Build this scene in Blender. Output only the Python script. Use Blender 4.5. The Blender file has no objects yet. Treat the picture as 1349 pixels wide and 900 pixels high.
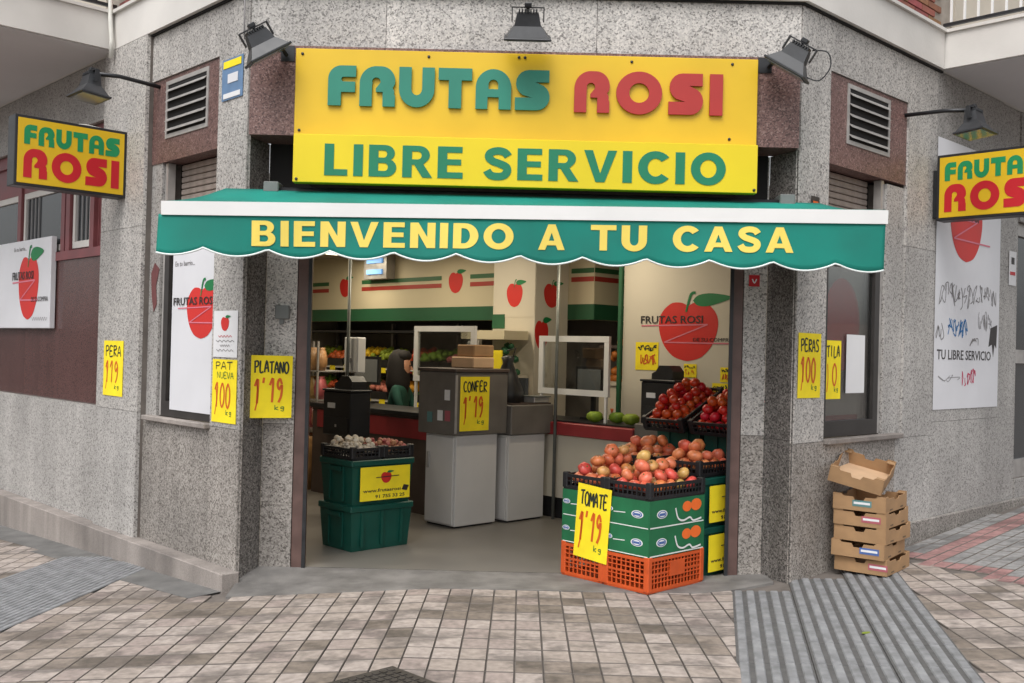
import bpy, bmesh, math, random
from mathutils import Matrix, Vector, Euler
random.seed(7)
R = math.radians
scene = bpy.context.scene
COL = scene.collection

# ------------------------------------------------------------ camera, sky, sun, exposure
cam = bpy.data.cameras.new('camera')
cam.sensor_width = 36; cam.lens = 36*1329/1349; cam.clip_end = 500
camo = bpy.data.objects.new('camera', cam); COL.objects.link(camo)
ROLL, PITCH = .025, math.atan(12/1329)
right = Vector((math.cos(ROLL), 0, math.sin(ROLL))); up = Vector((-math.sin(ROLL), 0, math.cos(ROLL)))
rp = Matrix.Rotation(PITCH, 3, 'X')
right = rp @ right; up = rp @ up; back = right.cross(up)
camo.matrix_world = Matrix(((right.x, up.x, back.x, 0), (right.y, up.y, back.y, 0), (right.z, up.z, back.z, 1.55), (0, 0, 0, 1)))
scene.camera = camo

SUN_EL, SUN_AZ = 56, 200           # azimuth of the sun measured clockwise from +Y: behind the viewer, a little left
w = bpy.data.worlds.new('World'); scene.world = w; w.use_nodes = True
nt = w.node_tree; bgn = nt.nodes['Background']
sky = nt.nodes.new('ShaderNodeTexSky'); sky.sky_type = 'NISHITA'; sky.sun_disc = False
sky.sun_elevation = R(SUN_EL); sky.sun_rotation = R(SUN_AZ); sky.dust_density = 4; sky.air_density = 1.2
hs = nt.nodes.new('ShaderNodeHueSaturation'); hs.inputs['Saturation'].default_value = .16
nt.links.new(sky.outputs[0], hs.inputs['Color']); nt.links.new(hs.outputs[0], bgn.inputs[0])
bgn.inputs[1].default_value = .13
sl = bpy.data.lights.new('sun', 'SUN'); sl.energy = 1.1; sl.angle = R(35); sl.color = (1, .98, .96)
so = bpy.data.objects.new('sun', sl); COL.objects.link(so)
sd = Vector((math.sin(R(SUN_AZ))*math.cos(R(SUN_EL)), math.cos(R(SUN_AZ))*math.cos(R(SUN_EL)), math.sin(R(SUN_EL))))
so.rotation_euler = sd.to_track_quat('Z', 'Y').to_euler()
scene.view_settings.view_transform = 'Standard'; scene.view_settings.look = 'None'
scene.view_settings.exposure = .58; scene.view_settings.gamma = 1
scene.cycles.max_bounces = 8

# ------------------------------------------------------------ materials
MATS = {}
def srgb(r, g, b):
    f = lambda c: (c/255/12.92) if c/255 <= .04045 else ((c/255+.055)/1.055)**2.4
    return (f(r), f(g), f(b))
def newmat(name):
    m = bpy.data.materials.new(name); m.use_nodes = True
    return m, m.node_tree, m.node_tree.nodes['Principled BSDF']
def mat(name, col, rough=.6, var=.12, scale=6, bump=0, bscale=60, metal=0, emit=None, rnd=0, spec=.5, world=False, wet=0):
    """plain surface: base colour broken by two noises, optional fine relief, optional per-object shift"""
    if name in MATS: return MATS[name]
    m, t, b = newmat(name); N = t.nodes; L = t.links
    geo = N.new('ShaderNodeTexCoord')
    n1 = N.new('ShaderNodeTexNoise'); n1.inputs['Scale'].default_value = scale; n1.inputs['Detail'].default_value = 6
    gout = N.new('ShaderNodeNewGeometry').outputs['Position'] if world else geo.outputs['Object']
    L.new(gout, n1.inputs['Vector'])
    rmp = N.new('ShaderNodeMapRange'); rmp.inputs[1].default_value = .3; rmp.inputs[2].default_value = .7
    rmp.inputs[3].default_value = 1-var; rmp.inputs[4].default_value = 1+var*.6
    L.new(n1.outputs[0], rmp.inputs[0])
    mul = N.new('ShaderNodeVectorMath'); mul.operation = 'SCALE'; mul.inputs[0].default_value = col
    L.new(rmp.outputs[0], mul.inputs['Scale'])
    last = mul.outputs[0]
    if wet:   # damp blotches with their own outline, drying unevenly over the blocks
        mpw = N.new('ShaderNodeMapping'); mpw.inputs['Scale'].default_value = (2.2, 3.4, 1); L.new(gout, mpw.inputs['Vector'])
        nw = N.new('ShaderNodeTexNoise'); nw.inputs['Scale'].default_value = 1; nw.inputs['Detail'].default_value = 7; nw.inputs['Roughness'].default_value = .62; L.new(mpw.outputs[0], nw.inputs['Vector'])
        rw = N.new('ShaderNodeMapRange'); rw.inputs[1].default_value = .50; rw.inputs[2].default_value = .585; rw.inputs[3].default_value = 1; rw.inputs[4].default_value = 1-wet; L.new(nw.outputs[0], rw.inputs[0])
        mw = N.new('ShaderNodeVectorMath'); mw.operation = 'SCALE'; L.new(last, mw.inputs[0]); L.new(rw.outputs[0], mw.inputs['Scale']); last = mw.outputs[0]
    if rnd:
        oi = N.new('ShaderNodeObjectInfo'); h = N.new('ShaderNodeHueSaturation')
        r1 = N.new('ShaderNodeMapRange'); r1.inputs[3].default_value = .5-rnd*.12; r1.inputs[4].default_value = .5+rnd*.12
        L.new(oi.outputs['Random'], r1.inputs[0]); L.new(r1.outputs[0], h.inputs['Hue'])
        wn = N.new('ShaderNodeTexWhiteNoise'); wn.noise_dimensions = '1D'; L.new(oi.outputs['Random'], wn.inputs['W'])
        r2 = N.new('ShaderNodeMapRange'); r2.inputs[3].default_value = 1-rnd*.5; r2.inputs[4].default_value = 1+rnd*.35
        L.new(wn.outputs['Value'], r2.inputs[0]); L.new(r2.outputs[0], h.inputs['Value'])
        L.new(last, h.inputs['Color']); last = h.outputs[0]
    L.new(last, b.inputs['Base Color'])
    r3 = N.new('ShaderNodeMapRange'); r3.inputs[3].default_value = max(.03, rough-.1); r3.inputs[4].default_value = min(1, rough+.12)
    L.new(n1.outputs[0], r3.inputs[0]); L.new(r3.outputs[0], b.inputs['Roughness'])
    b.inputs['Metallic'].default_value = metal; b.inputs['Specular IOR Level'].default_value = spec
    if bump:
        n2 = N.new('ShaderNodeTexNoise'); n2.inputs['Scale'].default_value = bscale; n2.inputs['Detail'].default_value = 4
        L.new(gout, n2.inputs['Vector'])
        bp = N.new('ShaderNodeBump'); bp.inputs['Strength'].default_value = bump; bp.inputs['Distance'].default_value = .01
        L.new(n2.outputs[0], bp.inputs['Height']); L.new(bp.outputs[0], b.inputs['Normal'])
    if emit:
        b.inputs['Emission Color'].default_value = (*emit[:3], 1); b.inputs['Emission Strength'].default_value = emit[3]
    MATS[name] = m
    return m
def granite(name, stops, stain=.25, gscale=102, rough=.55, streak=.2):
    """speckled stone: crystal cells from Voronoi in world metres, plus soft stains and rain streaks"""
    m, t, b = newmat(name); N = t.nodes; L = t.links
    g = N.new('ShaderNodeNewGeometry')
    warp = N.new('ShaderNodeTexNoise'); warp.inputs['Scale'].default_value = 60
    L.new(g.outputs['Position'], warp.inputs['Vector'])
    wm = N.new('ShaderNodeVectorMath'); wm.operation = 'MULTIPLY_ADD'; wm.inputs[1].default_value = (.014,)*3
    L.new(warp.outputs['Color'], wm.inputs[0]); L.new(g.outputs['Position'], wm.inputs[2])
    v = N.new('ShaderNodeTexVoronoi'); v.inputs['Scale'].default_value = gscale; v.inputs['Randomness'].default_value = 1
    L.new(wm.outputs[0], v.inputs['Vector'])
    cr = N.new('ShaderNodeValToRGB'); cr.color_ramp.interpolation = 'CONSTANT'
    sep = N.new('ShaderNodeSeparateColor'); L.new(v.outputs['Color'], sep.inputs[0]); L.new(sep.outputs[0], cr.inputs[0])
    el = cr.color_ramp.elements
    while len(el) < len(stops): el.new(.5)
    for e, (p, c) in zip(el, stops): e.position = p; e.color = (*c, 1)
    n = N.new('ShaderNodeTexNoise'); n.inputs['Scale'].default_value = 1.3; n.inputs['Detail'].default_value = 8
    L.new(g.outputs['Position'], n.inputs['Vector'])
    mr = N.new('ShaderNodeMapRange'); mr.inputs[1].default_value = .3; mr.inputs[2].default_value = .72
    mr.inputs[3].default_value = 1-stain; mr.inputs[4].default_value = 1.05
    L.new(n.outputs[0], mr.inputs[0])
    mp = N.new('ShaderNodeMapping'); mp.inputs['Scale'].default_value = (7, 7, .5)
    L.new(g.outputs['Position'], mp.inputs['Vector'])
    n3 = N.new('ShaderNodeTexNoise'); n3.inputs['Scale'].default_value = 1; n3.inputs['Detail'].default_value = 5
    L.new(mp.outputs[0], n3.inputs['Vector'])
    mr3 = N.new('ShaderNodeMapRange'); mr3.inputs[1].default_value = .35; mr3.inputs[2].default_value = .65
    mr3.inputs[3].default_value = 1-streak; mr3.inputs[4].default_value = 1.03
    L.new(n3.outputs[0], mr3.inputs[0])
    mm = N.new('ShaderNodeMath'); mm.operation = 'MULTIPLY'; L.new(mr.outputs[0], mm.inputs[0]); L.new(mr3.outputs[0], mm.inputs[1])
    sc = N.new('ShaderNodeVectorMath'); sc.operation = 'SCALE'; L.new(cr.outputs[0], sc.inputs[0]); L.new(mm.outputs[0], sc.inputs['Scale'])
    oi = N.new('ShaderNodeObjectInfo'); ro = N.new('ShaderNodeMapRange'); ro.inputs[3].default_value = .88; ro.inputs[4].default_value = 1.10
    L.new(oi.outputs['Random'], ro.inputs[0]); s2 = N.new('ShaderNodeVectorMath'); s2.operation = 'SCALE'; L.new(sc.outputs[0], s2.inputs[0]); L.new(ro.outputs[0], s2.inputs['Scale'])
    L.new(s2.outputs[0], b.inputs['Base Color'])
    b.inputs['Roughness'].default_value = rough
    bp = N.new('ShaderNodeBump'); bp.inputs['Strength'].default_value = .25; bp.inputs['Distance'].default_value = .004
    L.new(sep.outputs[1], bp.inputs['Height']); L.new(bp.outputs[0], b.inputs['Normal'])
    MATS[name] = m
    return m
def glassmat(name, tint=(.92, .94, .94), alpha=.25, rough=.03):
    m, t, b = newmat(name); N = t.nodes; L = t.links
    tr = N.new('ShaderNodeBsdfTransparent'); gl = N.new('ShaderNodeBsdfGlossy'); gl.inputs['Roughness'].default_value = rough
    tr.inputs[0].default_value = (*tint, 1)
    lw = N.new('ShaderNodeLayerWeight'); lw.inputs['Blend'].default_value = .25
    mr = N.new('ShaderNodeMapRange'); mr.inputs[3].default_value = alpha*.35; mr.inputs[4].default_value = .75
    L.new(lw.outputs['Fresnel'], mr.inputs[0])
    mx = N.new('ShaderNodeMixShader'); L.new(mr.outputs[0], mx.inputs[0]); L.new(tr.outputs[0], mx.inputs[1]); L.new(gl.outputs[0], mx.inputs[2])
    L.new(mx.outputs[0], N['Material Output'].inputs[0])
    MATS[name] = m
    return m

G_LIGHT = granite('granite_light', [(0, (.20, .188, .176)), (.12, (.36, .343, .325)), (.34, (.50, .477, .452)), (.68, (.62, .588, .552))], .24, streak=.14)
G_LOW = granite('granite_worn', [(0, (.13, .113, .10)), (.15, (.25, .226, .203)), (.4, (.355, .326, .297)), (.72, (.45, .415, .38))], .32, streak=.12)
G_MID = granite('granite_grey', [(0, (.18, .17, .16)), (.11, (.32, .305, .29)), (.35, (.425, .406, .386)), (.68, (.50, .48, .457))], .26, streak=.09)
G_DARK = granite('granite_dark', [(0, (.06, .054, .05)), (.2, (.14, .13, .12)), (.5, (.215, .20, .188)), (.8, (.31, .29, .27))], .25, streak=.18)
G_BROWN = granite('granite_brown', [(0, (.09, .045, .04)), (.25, (.17, .09, .08)), (.6, (.215, .12, .105)), (.88, (.30, .19, .17))], .15, 110, .45, .12)
G_POL = granite('polished_brown_stone', [(0, (.085, .04, .038)), (.3, (.12, .058, .053)), (.7, (.14, .07, .063))], .2, 160, .14, .1)
G_KERB = granite('plinth_stone', [(0, (.30, .265, .24)), (.25, (.33, .29, .265)), (.6, (.35, .31, .283)), (.85, (.375, .335, .305))], .42, 160, .8, .25)
M = dict(
 yellow=mat('sign_yellow', srgb(220, 180, 26), .4, .12, 1.4), yellow2=mat('sign_yellow_lower', srgb(224, 198, 14), .38, .08, 1.6),
 teal=mat('letter_teal', srgb(34, 126, 106), .45, .08, 5), red=mat('letter_red', srgb(168, 42, 38), .45, .08, 5),
 green=mat('letter_green', srgb(0, 118, 84), .5, .08, 5),
 signred=mat('print_red', srgb(190, 22, 34), .45, .06, 4), signgreen=mat('print_green', srgb(22, 138, 84), .45, .08, 4),
 awn=mat('awning_canvas', srgb(0, 124, 110), .75, .22, 2.2, .15, 300), awnlet=mat('awning_letter_yellow', srgb(232, 208, 96), .7, .06, 6),
 white=mat('white_paint', (.78, .78, .77), .4, .05, 3), piping=mat('white_piping', (.75, .8, .79), .6, .05, 9),
 black=mat('black_plastic', (.018, .018, .02), .4, .2, 8), blackm=mat('black_metal', (.03, .031, .034), .38, .25, 12, metal=.3),
 lampg=mat('lamp_grey', (.032, .034, .038), .42, .3, 14), lampglass=mat('lamp_glass', (.22, .24, .26), .12, .1, 4),
 cream=mat('cream_paint', (.66, .58, .40), .6, .05, 1.2), creamw=mat('warm_white_paint', (.62, .57, .47), .6, .06, 1.2),
 stripeg=mat('stripe_green', (.035, .14, .05), .5, .06, 3), striper=mat('stripe_red', (.42, .045, .03), .5, .06, 3),
 bandg=mat('band_green', (.02, .11, .048), .5, .1, 2),
 paper=mat('white_paper', (.74, .74, .75), .7, .05, 3), vinyl=mat('poster_vinyl', (.70, .70, .73), .35, .06, 2),
 price=mat('price_yellow', srgb(250, 226, 34), .75, .1, 7), priceorange=mat('marker_orange', srgb(214, 96, 26), .6, .1, 9),
 marker=mat('marker_black', (.02, .03, .02), .6, .1, 9), markerg=mat('marker_green', srgb(40, 110, 50), .6, .1, 9),
 ink=mat('print_black', (.03, .025, .025), .5, .1, 9), inkgrey=mat('print_grey', (.22, .21, .21), .6, .1, 9),
 inkblue=mat('graffiti_blue', srgb(30, 110, 170), .6, .1, 9), inkpink=mat('print_pink', srgb(214, 120, 138), .6, .1, 9), inkmag=mat('graffiti_magenta', srgb(200, 50, 90), .6, .1, 9),
 applered=mat('apple_red', srgb(206, 44, 38), .5, .08, 3), leaf=mat('leaf_green', srgb(20, 120, 66), .5, .1, 5),
 fascia=mat('fascia_white', (.66, .635, .60), .7, .14, 1.3, .1, 40), soffit=mat('soffit_grey', (.60, .585, .59), .8, .08, .8, .1, 30),
 jamb=mat('door_frame_brown', (.12, .07, .06), .4, .3, 7, .1, 30), frame=mat('window_frame_bronze', (.045, .04, .038), .4, .2, 8, metal=.2),
 pinkf=mat('maroon_frame', (.22, .07, .075), .5, .2, 6), alum=mat('aluminium_louvre', (.46, .44, .42), .4, .18, 10, metal=.4),
 shutter=mat('shutter_slat', (.30, .25, .22), .5, .25, 14), dark=mat('dark_void', (.012, .011, .011), .9, .1, 4),
 concrete=mat('threshold_concrete', (.19, .18, .17), .8, .34, 5, .3, 120, wet=.2), asphalt=mat('asphalt_patch', (.15, .146, .14), .9, .3, 6, .4, 150),
 tactg=mat('groove_dirt', (.10, .098, .096), .85, .3, 20, .2, 160), tact=mat('tactile_grey', (.235, .238, .245), .75, .36, 12, .25, 160), joint=mat('joint_mortar', (.15, .13, .115), .9, .25, 9, .3, 200),
 iron=mat('cast_iron', (.07, .062, .056), .6, .4, 22, .2, 60, metal=.5),
 brick=mat('brick_red', (.27, .10, .062), .8, .3, 9, .3, 120, rnd=.3), mortar=mat('brick_mortar', (.33, .29, .25), .9, .2, 12),
 floor=mat('shop_floor', (.20, .185, .165), .35, .2, 1.6), ceil=mat('shop_ceiling', (.42, .36, .28), .8, .08, 1),
 brown=mat('counter_brown', (.085, .06, .05), .45, .25, 5), grey=mat('console_grey', (.15, .135, .12), .5, .2, 5), cab=mat('cabinet_white', (.66, .64, .62), .4, .08, 2),
 redtrim=mat('counter_red_trim', (.30, .03, .035), .4, .15, 6), steel=mat('brushed_steel', (.16, .17, .16), .4, .15, 10, metal=.4),
 bin=mat('bin_green', (.005, .075, .055), .42, .2, 5), tray=mat('tray_black', (.012, .012, .014), .45, .25, 9),
 orange=mat('crate_orange', srgb(204, 84, 34), .45, .15, 9), boxg=mat('carton_green', srgb(26, 104, 64), .6, .2, 7), boxgd=mat('carton_inside', (.28, .2, .12), .8, .15, 8),
 card=mat('cardboard', srgb(162, 128, 92), .8, .16, 7, .12, 90), card2=mat('cardboard_inside', srgb(206, 172, 138), .8, .1, 7), carddark=mat('cardboard_edge', (.16, .105, .06), .9, .2, 20),
 lblue=mat('label_blue', srgb(70, 100, 160), .6, .1, 9), lred=mat('label_red', srgb(170, 90, 100), .6, .1, 9), lteal=mat('label_teal', srgb(90, 130, 130), .6, .1, 9), obl=mat('print_orange', srgb(238, 110, 40), .6, .1, 9),
 tomato=mat('tomato_skin', srgb(218, 132, 84), .35, .36, 16, rnd=.17), redtom=mat('red_tomato_skin', srgb(200, 62, 34), .28, .28, 14, rnd=.14), stalk=mat('fruit_stalk', (.1, .13, .03), .7, .2, 20),
 mush=mat('mushroom_cap', srgb(226, 212, 192), .7, .12, 18, rnd=.12), plum=mat('produce_pink', srgb(190, 120, 100), .6, .2, 18, rnd=.25),
 skin=mat('skin', srgb(205, 150, 120), .55, .06, 6), hair=mat('dark_hair', (.012, .009, .008), .75, .3, 40), shirt=mat('shirt_green', (.012, .075, .055), .8, .2, 8),
 cable=mat('cable_white', (.68, .67, .62), .5, .1, 9), plaqueb=mat('plaque_blue', srgb(100, 130, 165), .45, .15, 12), boxgrey=mat('junction_grey', (.16, .17, .165), .5, .15, 9),
 pgreen=mat('produce_green', srgb(120, 150, 40), .6, .2, 9, rnd=.3), pyellow=mat('produce_yellow', srgb(226, 186, 40), .6, .2, 9, rnd=.3), pred=mat('produce_red', srgb(180, 62, 36), .5, .2, 9, rnd=.3), bag=mat('snack_bag', srgb(176, 120, 90), .3, .3, 16, rnd=.45),
 screen=mat('screen_dark', (.05, .055, .06), .15, .1, 3), monface=mat('monitor_face', (.22, .23, .23), .3, .1, 3),
 tube=mat('lamp_tube', (.8, .8, .75), .5, 0, 1, emit=(1, .86, .6, 3)), uv=mat('uv_tube', (.2, .4, .7), .5, 0, 1, emit=(.22, .52, 1, .4)),
 curtain=mat('beige_blind', (.50, .45, .38), .8, .1, 3), rustpaint=mat('maroon_paint_mark', (.15, .05, .05), .8, .2, 20),
)
GLASS = glassmat('window_glass'); PLEXI = glassmat('plexiglass', (.93, .95, .95), .18)
# ------------------------------------------------------------ mesh helpers
class MB:
    """collects shapes in one bmesh; build() links them as one mesh object"""
    def __init__(s): s.bm = bmesh.new(); s.mi = 0
    def _m(s, faces):
        for f in faces: f.material_index = s.mi
    def box(s, x0, x1, y0, y1, z0, z1, Mx=None, bev=0):
        r = bmesh.ops.create_cube(s.bm, size=1); vs = r['verts']
        T = Matrix.Translation(((x0+x1)/2, (y0+y1)/2, (z0+z1)/2)) @ Matrix.Diagonal((abs(x1-x0), abs(y1-y0), abs(z1-z0), 1))
        if Mx is not None: T = Mx @ T
        bmesh.ops.transform(s.bm, matrix=T, verts=vs)
        fs = {f for v in vs for f in v.link_faces}; s._m(fs)
        if bev:
            es = {e for v in vs for e in v.link_edges}
            rr = bmesh.ops.bevel(s.bm, geom=list(es), offset=bev, segments=1, affect='EDGES')
            s._m(rr['faces'])
        return s
    def hexa(s, pts):
        """8 points: bottom ring of 4 then top ring of 4"""
        v = [s.bm.verts.new(p) for p in pts]
        fs = [s.bm.faces.new([v[i] for i in q]) for q in ((3, 2, 1, 0), (4, 5, 6, 7), (0, 1, 5, 4), (1, 2, 6, 5), (2, 3, 7, 6), (3, 0, 4, 7))]
        s._m(fs); return s
    def prism(s, poly, y0, y1, Mx=None):
        """poly in local XZ, extruded from y0 to y1"""
        a = [s.bm.verts.new((p[0], y0, p[1])) for p in poly]; b = [s.bm.verts.new((p[0], y1, p[1])) for p in poly]
        n = len(poly); fs = [s.bm.faces.new(a), s.bm.faces.new(b[::-1])]
        for i in range(n): fs.append(s.bm.faces.new((a[i], b[i], b[(i+1) % n], a[(i+1) % n])))
        bmesh.ops.recalc_face_normals(s.bm, faces=fs)
        if Mx is not None: bmesh.ops.transform(s.bm, matrix=Mx, verts=a+b)
        s._m(fs); return s
    def quadz(s, pts):
        f = s.bm.faces.new([s.bm.verts.new(p) for p in pts]); s._m([f]); return s
    def tube(s, pts, r, n=8, cap=True):
        pts = [Vector(p) for p in pts]; rings = []
        for i, p in enumerate(pts):
            d = (pts[min(i+1, len(pts)-1)]-pts[max(i-1, 0)]).normalized()
            a = d.orthogonal().normalized() if i == 0 else (pa - d*pa.dot(d)).normalized()
            pa = a; bb = d.cross(a); rr = r[i] if isinstance(r, (list, tuple)) else r
            rings.append([s.bm.verts.new(p+(a*math.cos(2*math.pi*k/n)+bb*math.sin(2*math.pi*k/n))*rr) for k in range(n)])
        fs = []
        for q in range(len(rings)-1):
            for k in range(n): fs.append(s.bm.faces.new((rings[q][k], rings[q][(k+1) % n], rings[q+1][(k+1) % n], rings[q+1][k])))
        if cap: fs += [s.bm.faces.new(rings[0][::-1]), s.bm.faces.new(rings[-1])]
        for f in fs: f.smooth = True
        s._m(fs); return s
    def lathe(s, prof, n=12, lobes=0, amp=0, Mx=None):
        rings = []
        for (r, z) in prof:
            if r < 1e-5: rings.append([s.bm.verts.new((0, 0, z))])
            else: rings.append([s.bm.verts.new((r*(1+amp*math.cos(lobes*2*math.pi*k/n))*math.cos(2*math.pi*k/n), r*(1+amp*math.cos(lobes*2*math.pi*k/n))*math.sin(2*math.pi*k/n), z)) for k in range(n)])
        fs = []
        for a, b in zip(rings, rings[1:]):
            for k in range(n):
                k2 = (k+1) % n
                if len(a) == 1: fs.append(s.bm.faces.new((a[0], b[k2], b[k])))
                elif len(b) == 1: fs.append(s.bm.faces.new((a[k], a[k2], b[0])))
                else: fs.append(s.bm.faces.new((a[k], a[k2], b[k2], b[k])))
        for f in fs: f.smooth = True
        bmesh.ops.recalc_face_normals(s.bm, faces=fs)
        if Mx is not None: bmesh.ops.transform(s.bm, matrix=Mx, verts=[v for r_ in rings for v in r_])
        s._m(fs); return s
    def mesh(s, name, mats):
        me = bpy.data.meshes.new(name); s.bm.to_mesh(me); s.bm.free()
        for m in (mats if isinstance(mats, (list, tuple)) else [mats]): me.materials.append(m)
        return me
    def build(s, name, mats, parent=None, Mx=None):
        return link(name, s.mesh(name, mats), parent, Mx)
def link(name, me, parent=None, Mx=None):
    o = bpy.data.objects.new(name, me); COL.objects.link(o)
    if parent is not None: o.parent = parent
    if Mx is not None: o.matrix_basis = Mx
    return o
def tag(o, label=None, cat=None, group=None, kind=None):
    if label: o['label'] = label
    if cat: o['category'] = cat
    if group: o['group'] = group
    if kind: o['kind'] = kind
    return o
def thing(name, label, cat, Mx=None, group=None):
    o = bpy.data.objects.new(name, None); COL.objects.link(o); o.empty_display_size = .1
    if Mx is not None: o.matrix_basis = Mx
    return tag(o, label, cat, group)
def boxpart(parent, name, m, *b, bev=0): return MB().box(*b, bev=bev).build(name, m, parent)
def dup(root, Mx, label=None):
    r = root.copy(); COL.objects.link(r); r.matrix_basis = Mx
    if label: r['label'] = label
    for ch in list(root.children):
        c = ch.copy(); COL.objects.link(c); c.parent = r
        for g in list(ch.children):
            d = g.copy(); COL.objects.link(d); d.parent = c
    return r
def frame(ox, oy, ang, oz=0): return Matrix.Translation((ox, oy, oz)) @ Matrix.Rotation(R(ang), 4, 'Z')
T = lambda x, y, z: Matrix.Translation((x, y, z))

# ------------------------------------------------------------ lettering
def fill(outlines, y0, depth):
    """closed outlines in XZ (holes allowed) to a solid of the given depth standing proud towards -Y, returned as bmesh-ready mesh"""
    c = bpy.data.curves.new('o', 'CURVE'); c.dimensions = '2D'; c.fill_mode = 'BOTH'; c.extrude = depth/2
    for pts in outlines:
        s = c.splines.new('POLY'); s.points.add(len(pts)-1); s.use_cyclic_u = True
        for q, p in zip(s.points, pts): q.co = (p[0], p[1], 0, 1)
    o = bpy.data.objects.new('o', c); me = bpy.data.meshes.new_from_object(o)
    bpy.data.objects.remove(o); bpy.data.curves.remove(c)
    me.transform(Matrix(((1, 0, 0, 0), (0, 0, -1, y0-depth/2), (0, 1, 0, 0), (0, 0, 0, 1))))
    return me
def arc(cx, cy, rx, ry, a0, a1, n=12):
    return [(cx+rx*math.cos(R(a0+(a1-a0)*i/n)), cy+ry*math.sin(R(a0+(a1-a0)*i/n))) for i in range(n+1)]
def spline(pts, n=8):
    out = []
    for i in range(len(pts)-1):
        p0, p1, p2, p3 = pts[max(i-1, 0)], pts[i], pts[i+1], pts[min(i+2, len(pts)-1)]
        for k in range(n):
            t = k/n
            out.append(tuple(.5*(2*p1[j]+(p2[j]-p0[j])*t+(2*p0[j]-5*p1[j]+4*p2[j]-p3[j])*t*t+(3*p1[j]-p0[j]-3*p2[j]+p3[j])*t**3) for j in (0, 1)))
    return out+[pts[-1]]
def thick(c, w):
    l, r = [], []
    for i, p in enumerate(c):
        a, b = c[max(i-1, 0)], c[min(i+1, len(c)-1)]
        dx, dy = b[0]-a[0], b[1]-a[1]; L = math.hypot(dx, dy) or 1
        ww = (w[0]+(w[1]-w[0])*i/(len(c)-1))/2 if isinstance(w, tuple) else w/2
        l.append((p[0]-dy/L*ww, p[1]+dx/L*ww)); r.append((p[0]+dy/L*ww, p[1]-dx/L*ww))
    return l+r[::-1]
# chunky display letters of the shop name: outline lists in a box one unit high
def _F(): return [[(0, 0), (.34, 0), (.34, .34), (.70, .34), (.70, .60), (.40, .60)] + arc(.40, .66, .06, .06, 270, 90, 6) + [(.72, .72), (.72, 1), (.34, 1)] + arc(.34, .66, .34, .34, 90, 180, 8)]
def _R():
    out = [(.32, 0), (.32, .52)] + arc(.43, .62, .11, .10, 205, -50, 10) + [(.42, .45), (.42, .36), (.60, .36), (.60, 0), (.92, 0), (.92, .26)] + arc(.80, .36, .10, .12, -20, 60, 4) + arc(.56, .64, .36, .36, -15, 90, 10) + [(.42, 1)] + arc(.42, .58, .42, .42, 90, 180, 10) + [(0, 0)]
    return [out]
def _A():
    out = [(0, 0), (.31, 0), (.31, .30), (.60, .30), (.60, 0), (.92, 0), (.92, .55)] + arc(.46, .55, .46, .45, 0, 180, 18)
    return [out, [(.33, .50), (.33, .60)] + arc(.455, .62, .125, .12, 180, 0, 8) + [(.58, .50)]]
def _U(): return [[(0, 1), (0, .46)] + arc(.46, .46, .46, .46, 180, 360, 16) + [(.92, 1), (.60, 1), (.60, .46)] + arc(.46, .46, .14, .16, 0, -180, 8) + [(.32, 1)]]
def _T(): return [[(.27, 0), (.60, 0), (.60, .70), (.87, .70), (.87, 1), (0, 1), (0, .70), (.27, .70)]]
def _S(): return [[(0, 0), (.56, 0)] + arc(.56, .33, .34, .33, -90, 60, 8) + [(.52, .70), (.88, .70), (.88, 1), (.36, 1)] + arc(.36, .67, .34, .33, 90, 240, 8) + [(.44, .31), (0, .31)]]
def _O(): return [arc(.60, .5, .60, .52, 0, 348, 29), arc(.60, .5, .26, .24, 0, 345, 23)]
def _I(): return [[(0, 0), (.34, 0), (.34, 1), (0, 1)]]
FAT = dict(F=(_F, .72), R=(_R, .92), U=(_U, .92), T=(_T, .87), A=(_A, .92), S=(_S, .90), O=(_O, 1.20), I=(_I, .34))
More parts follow.
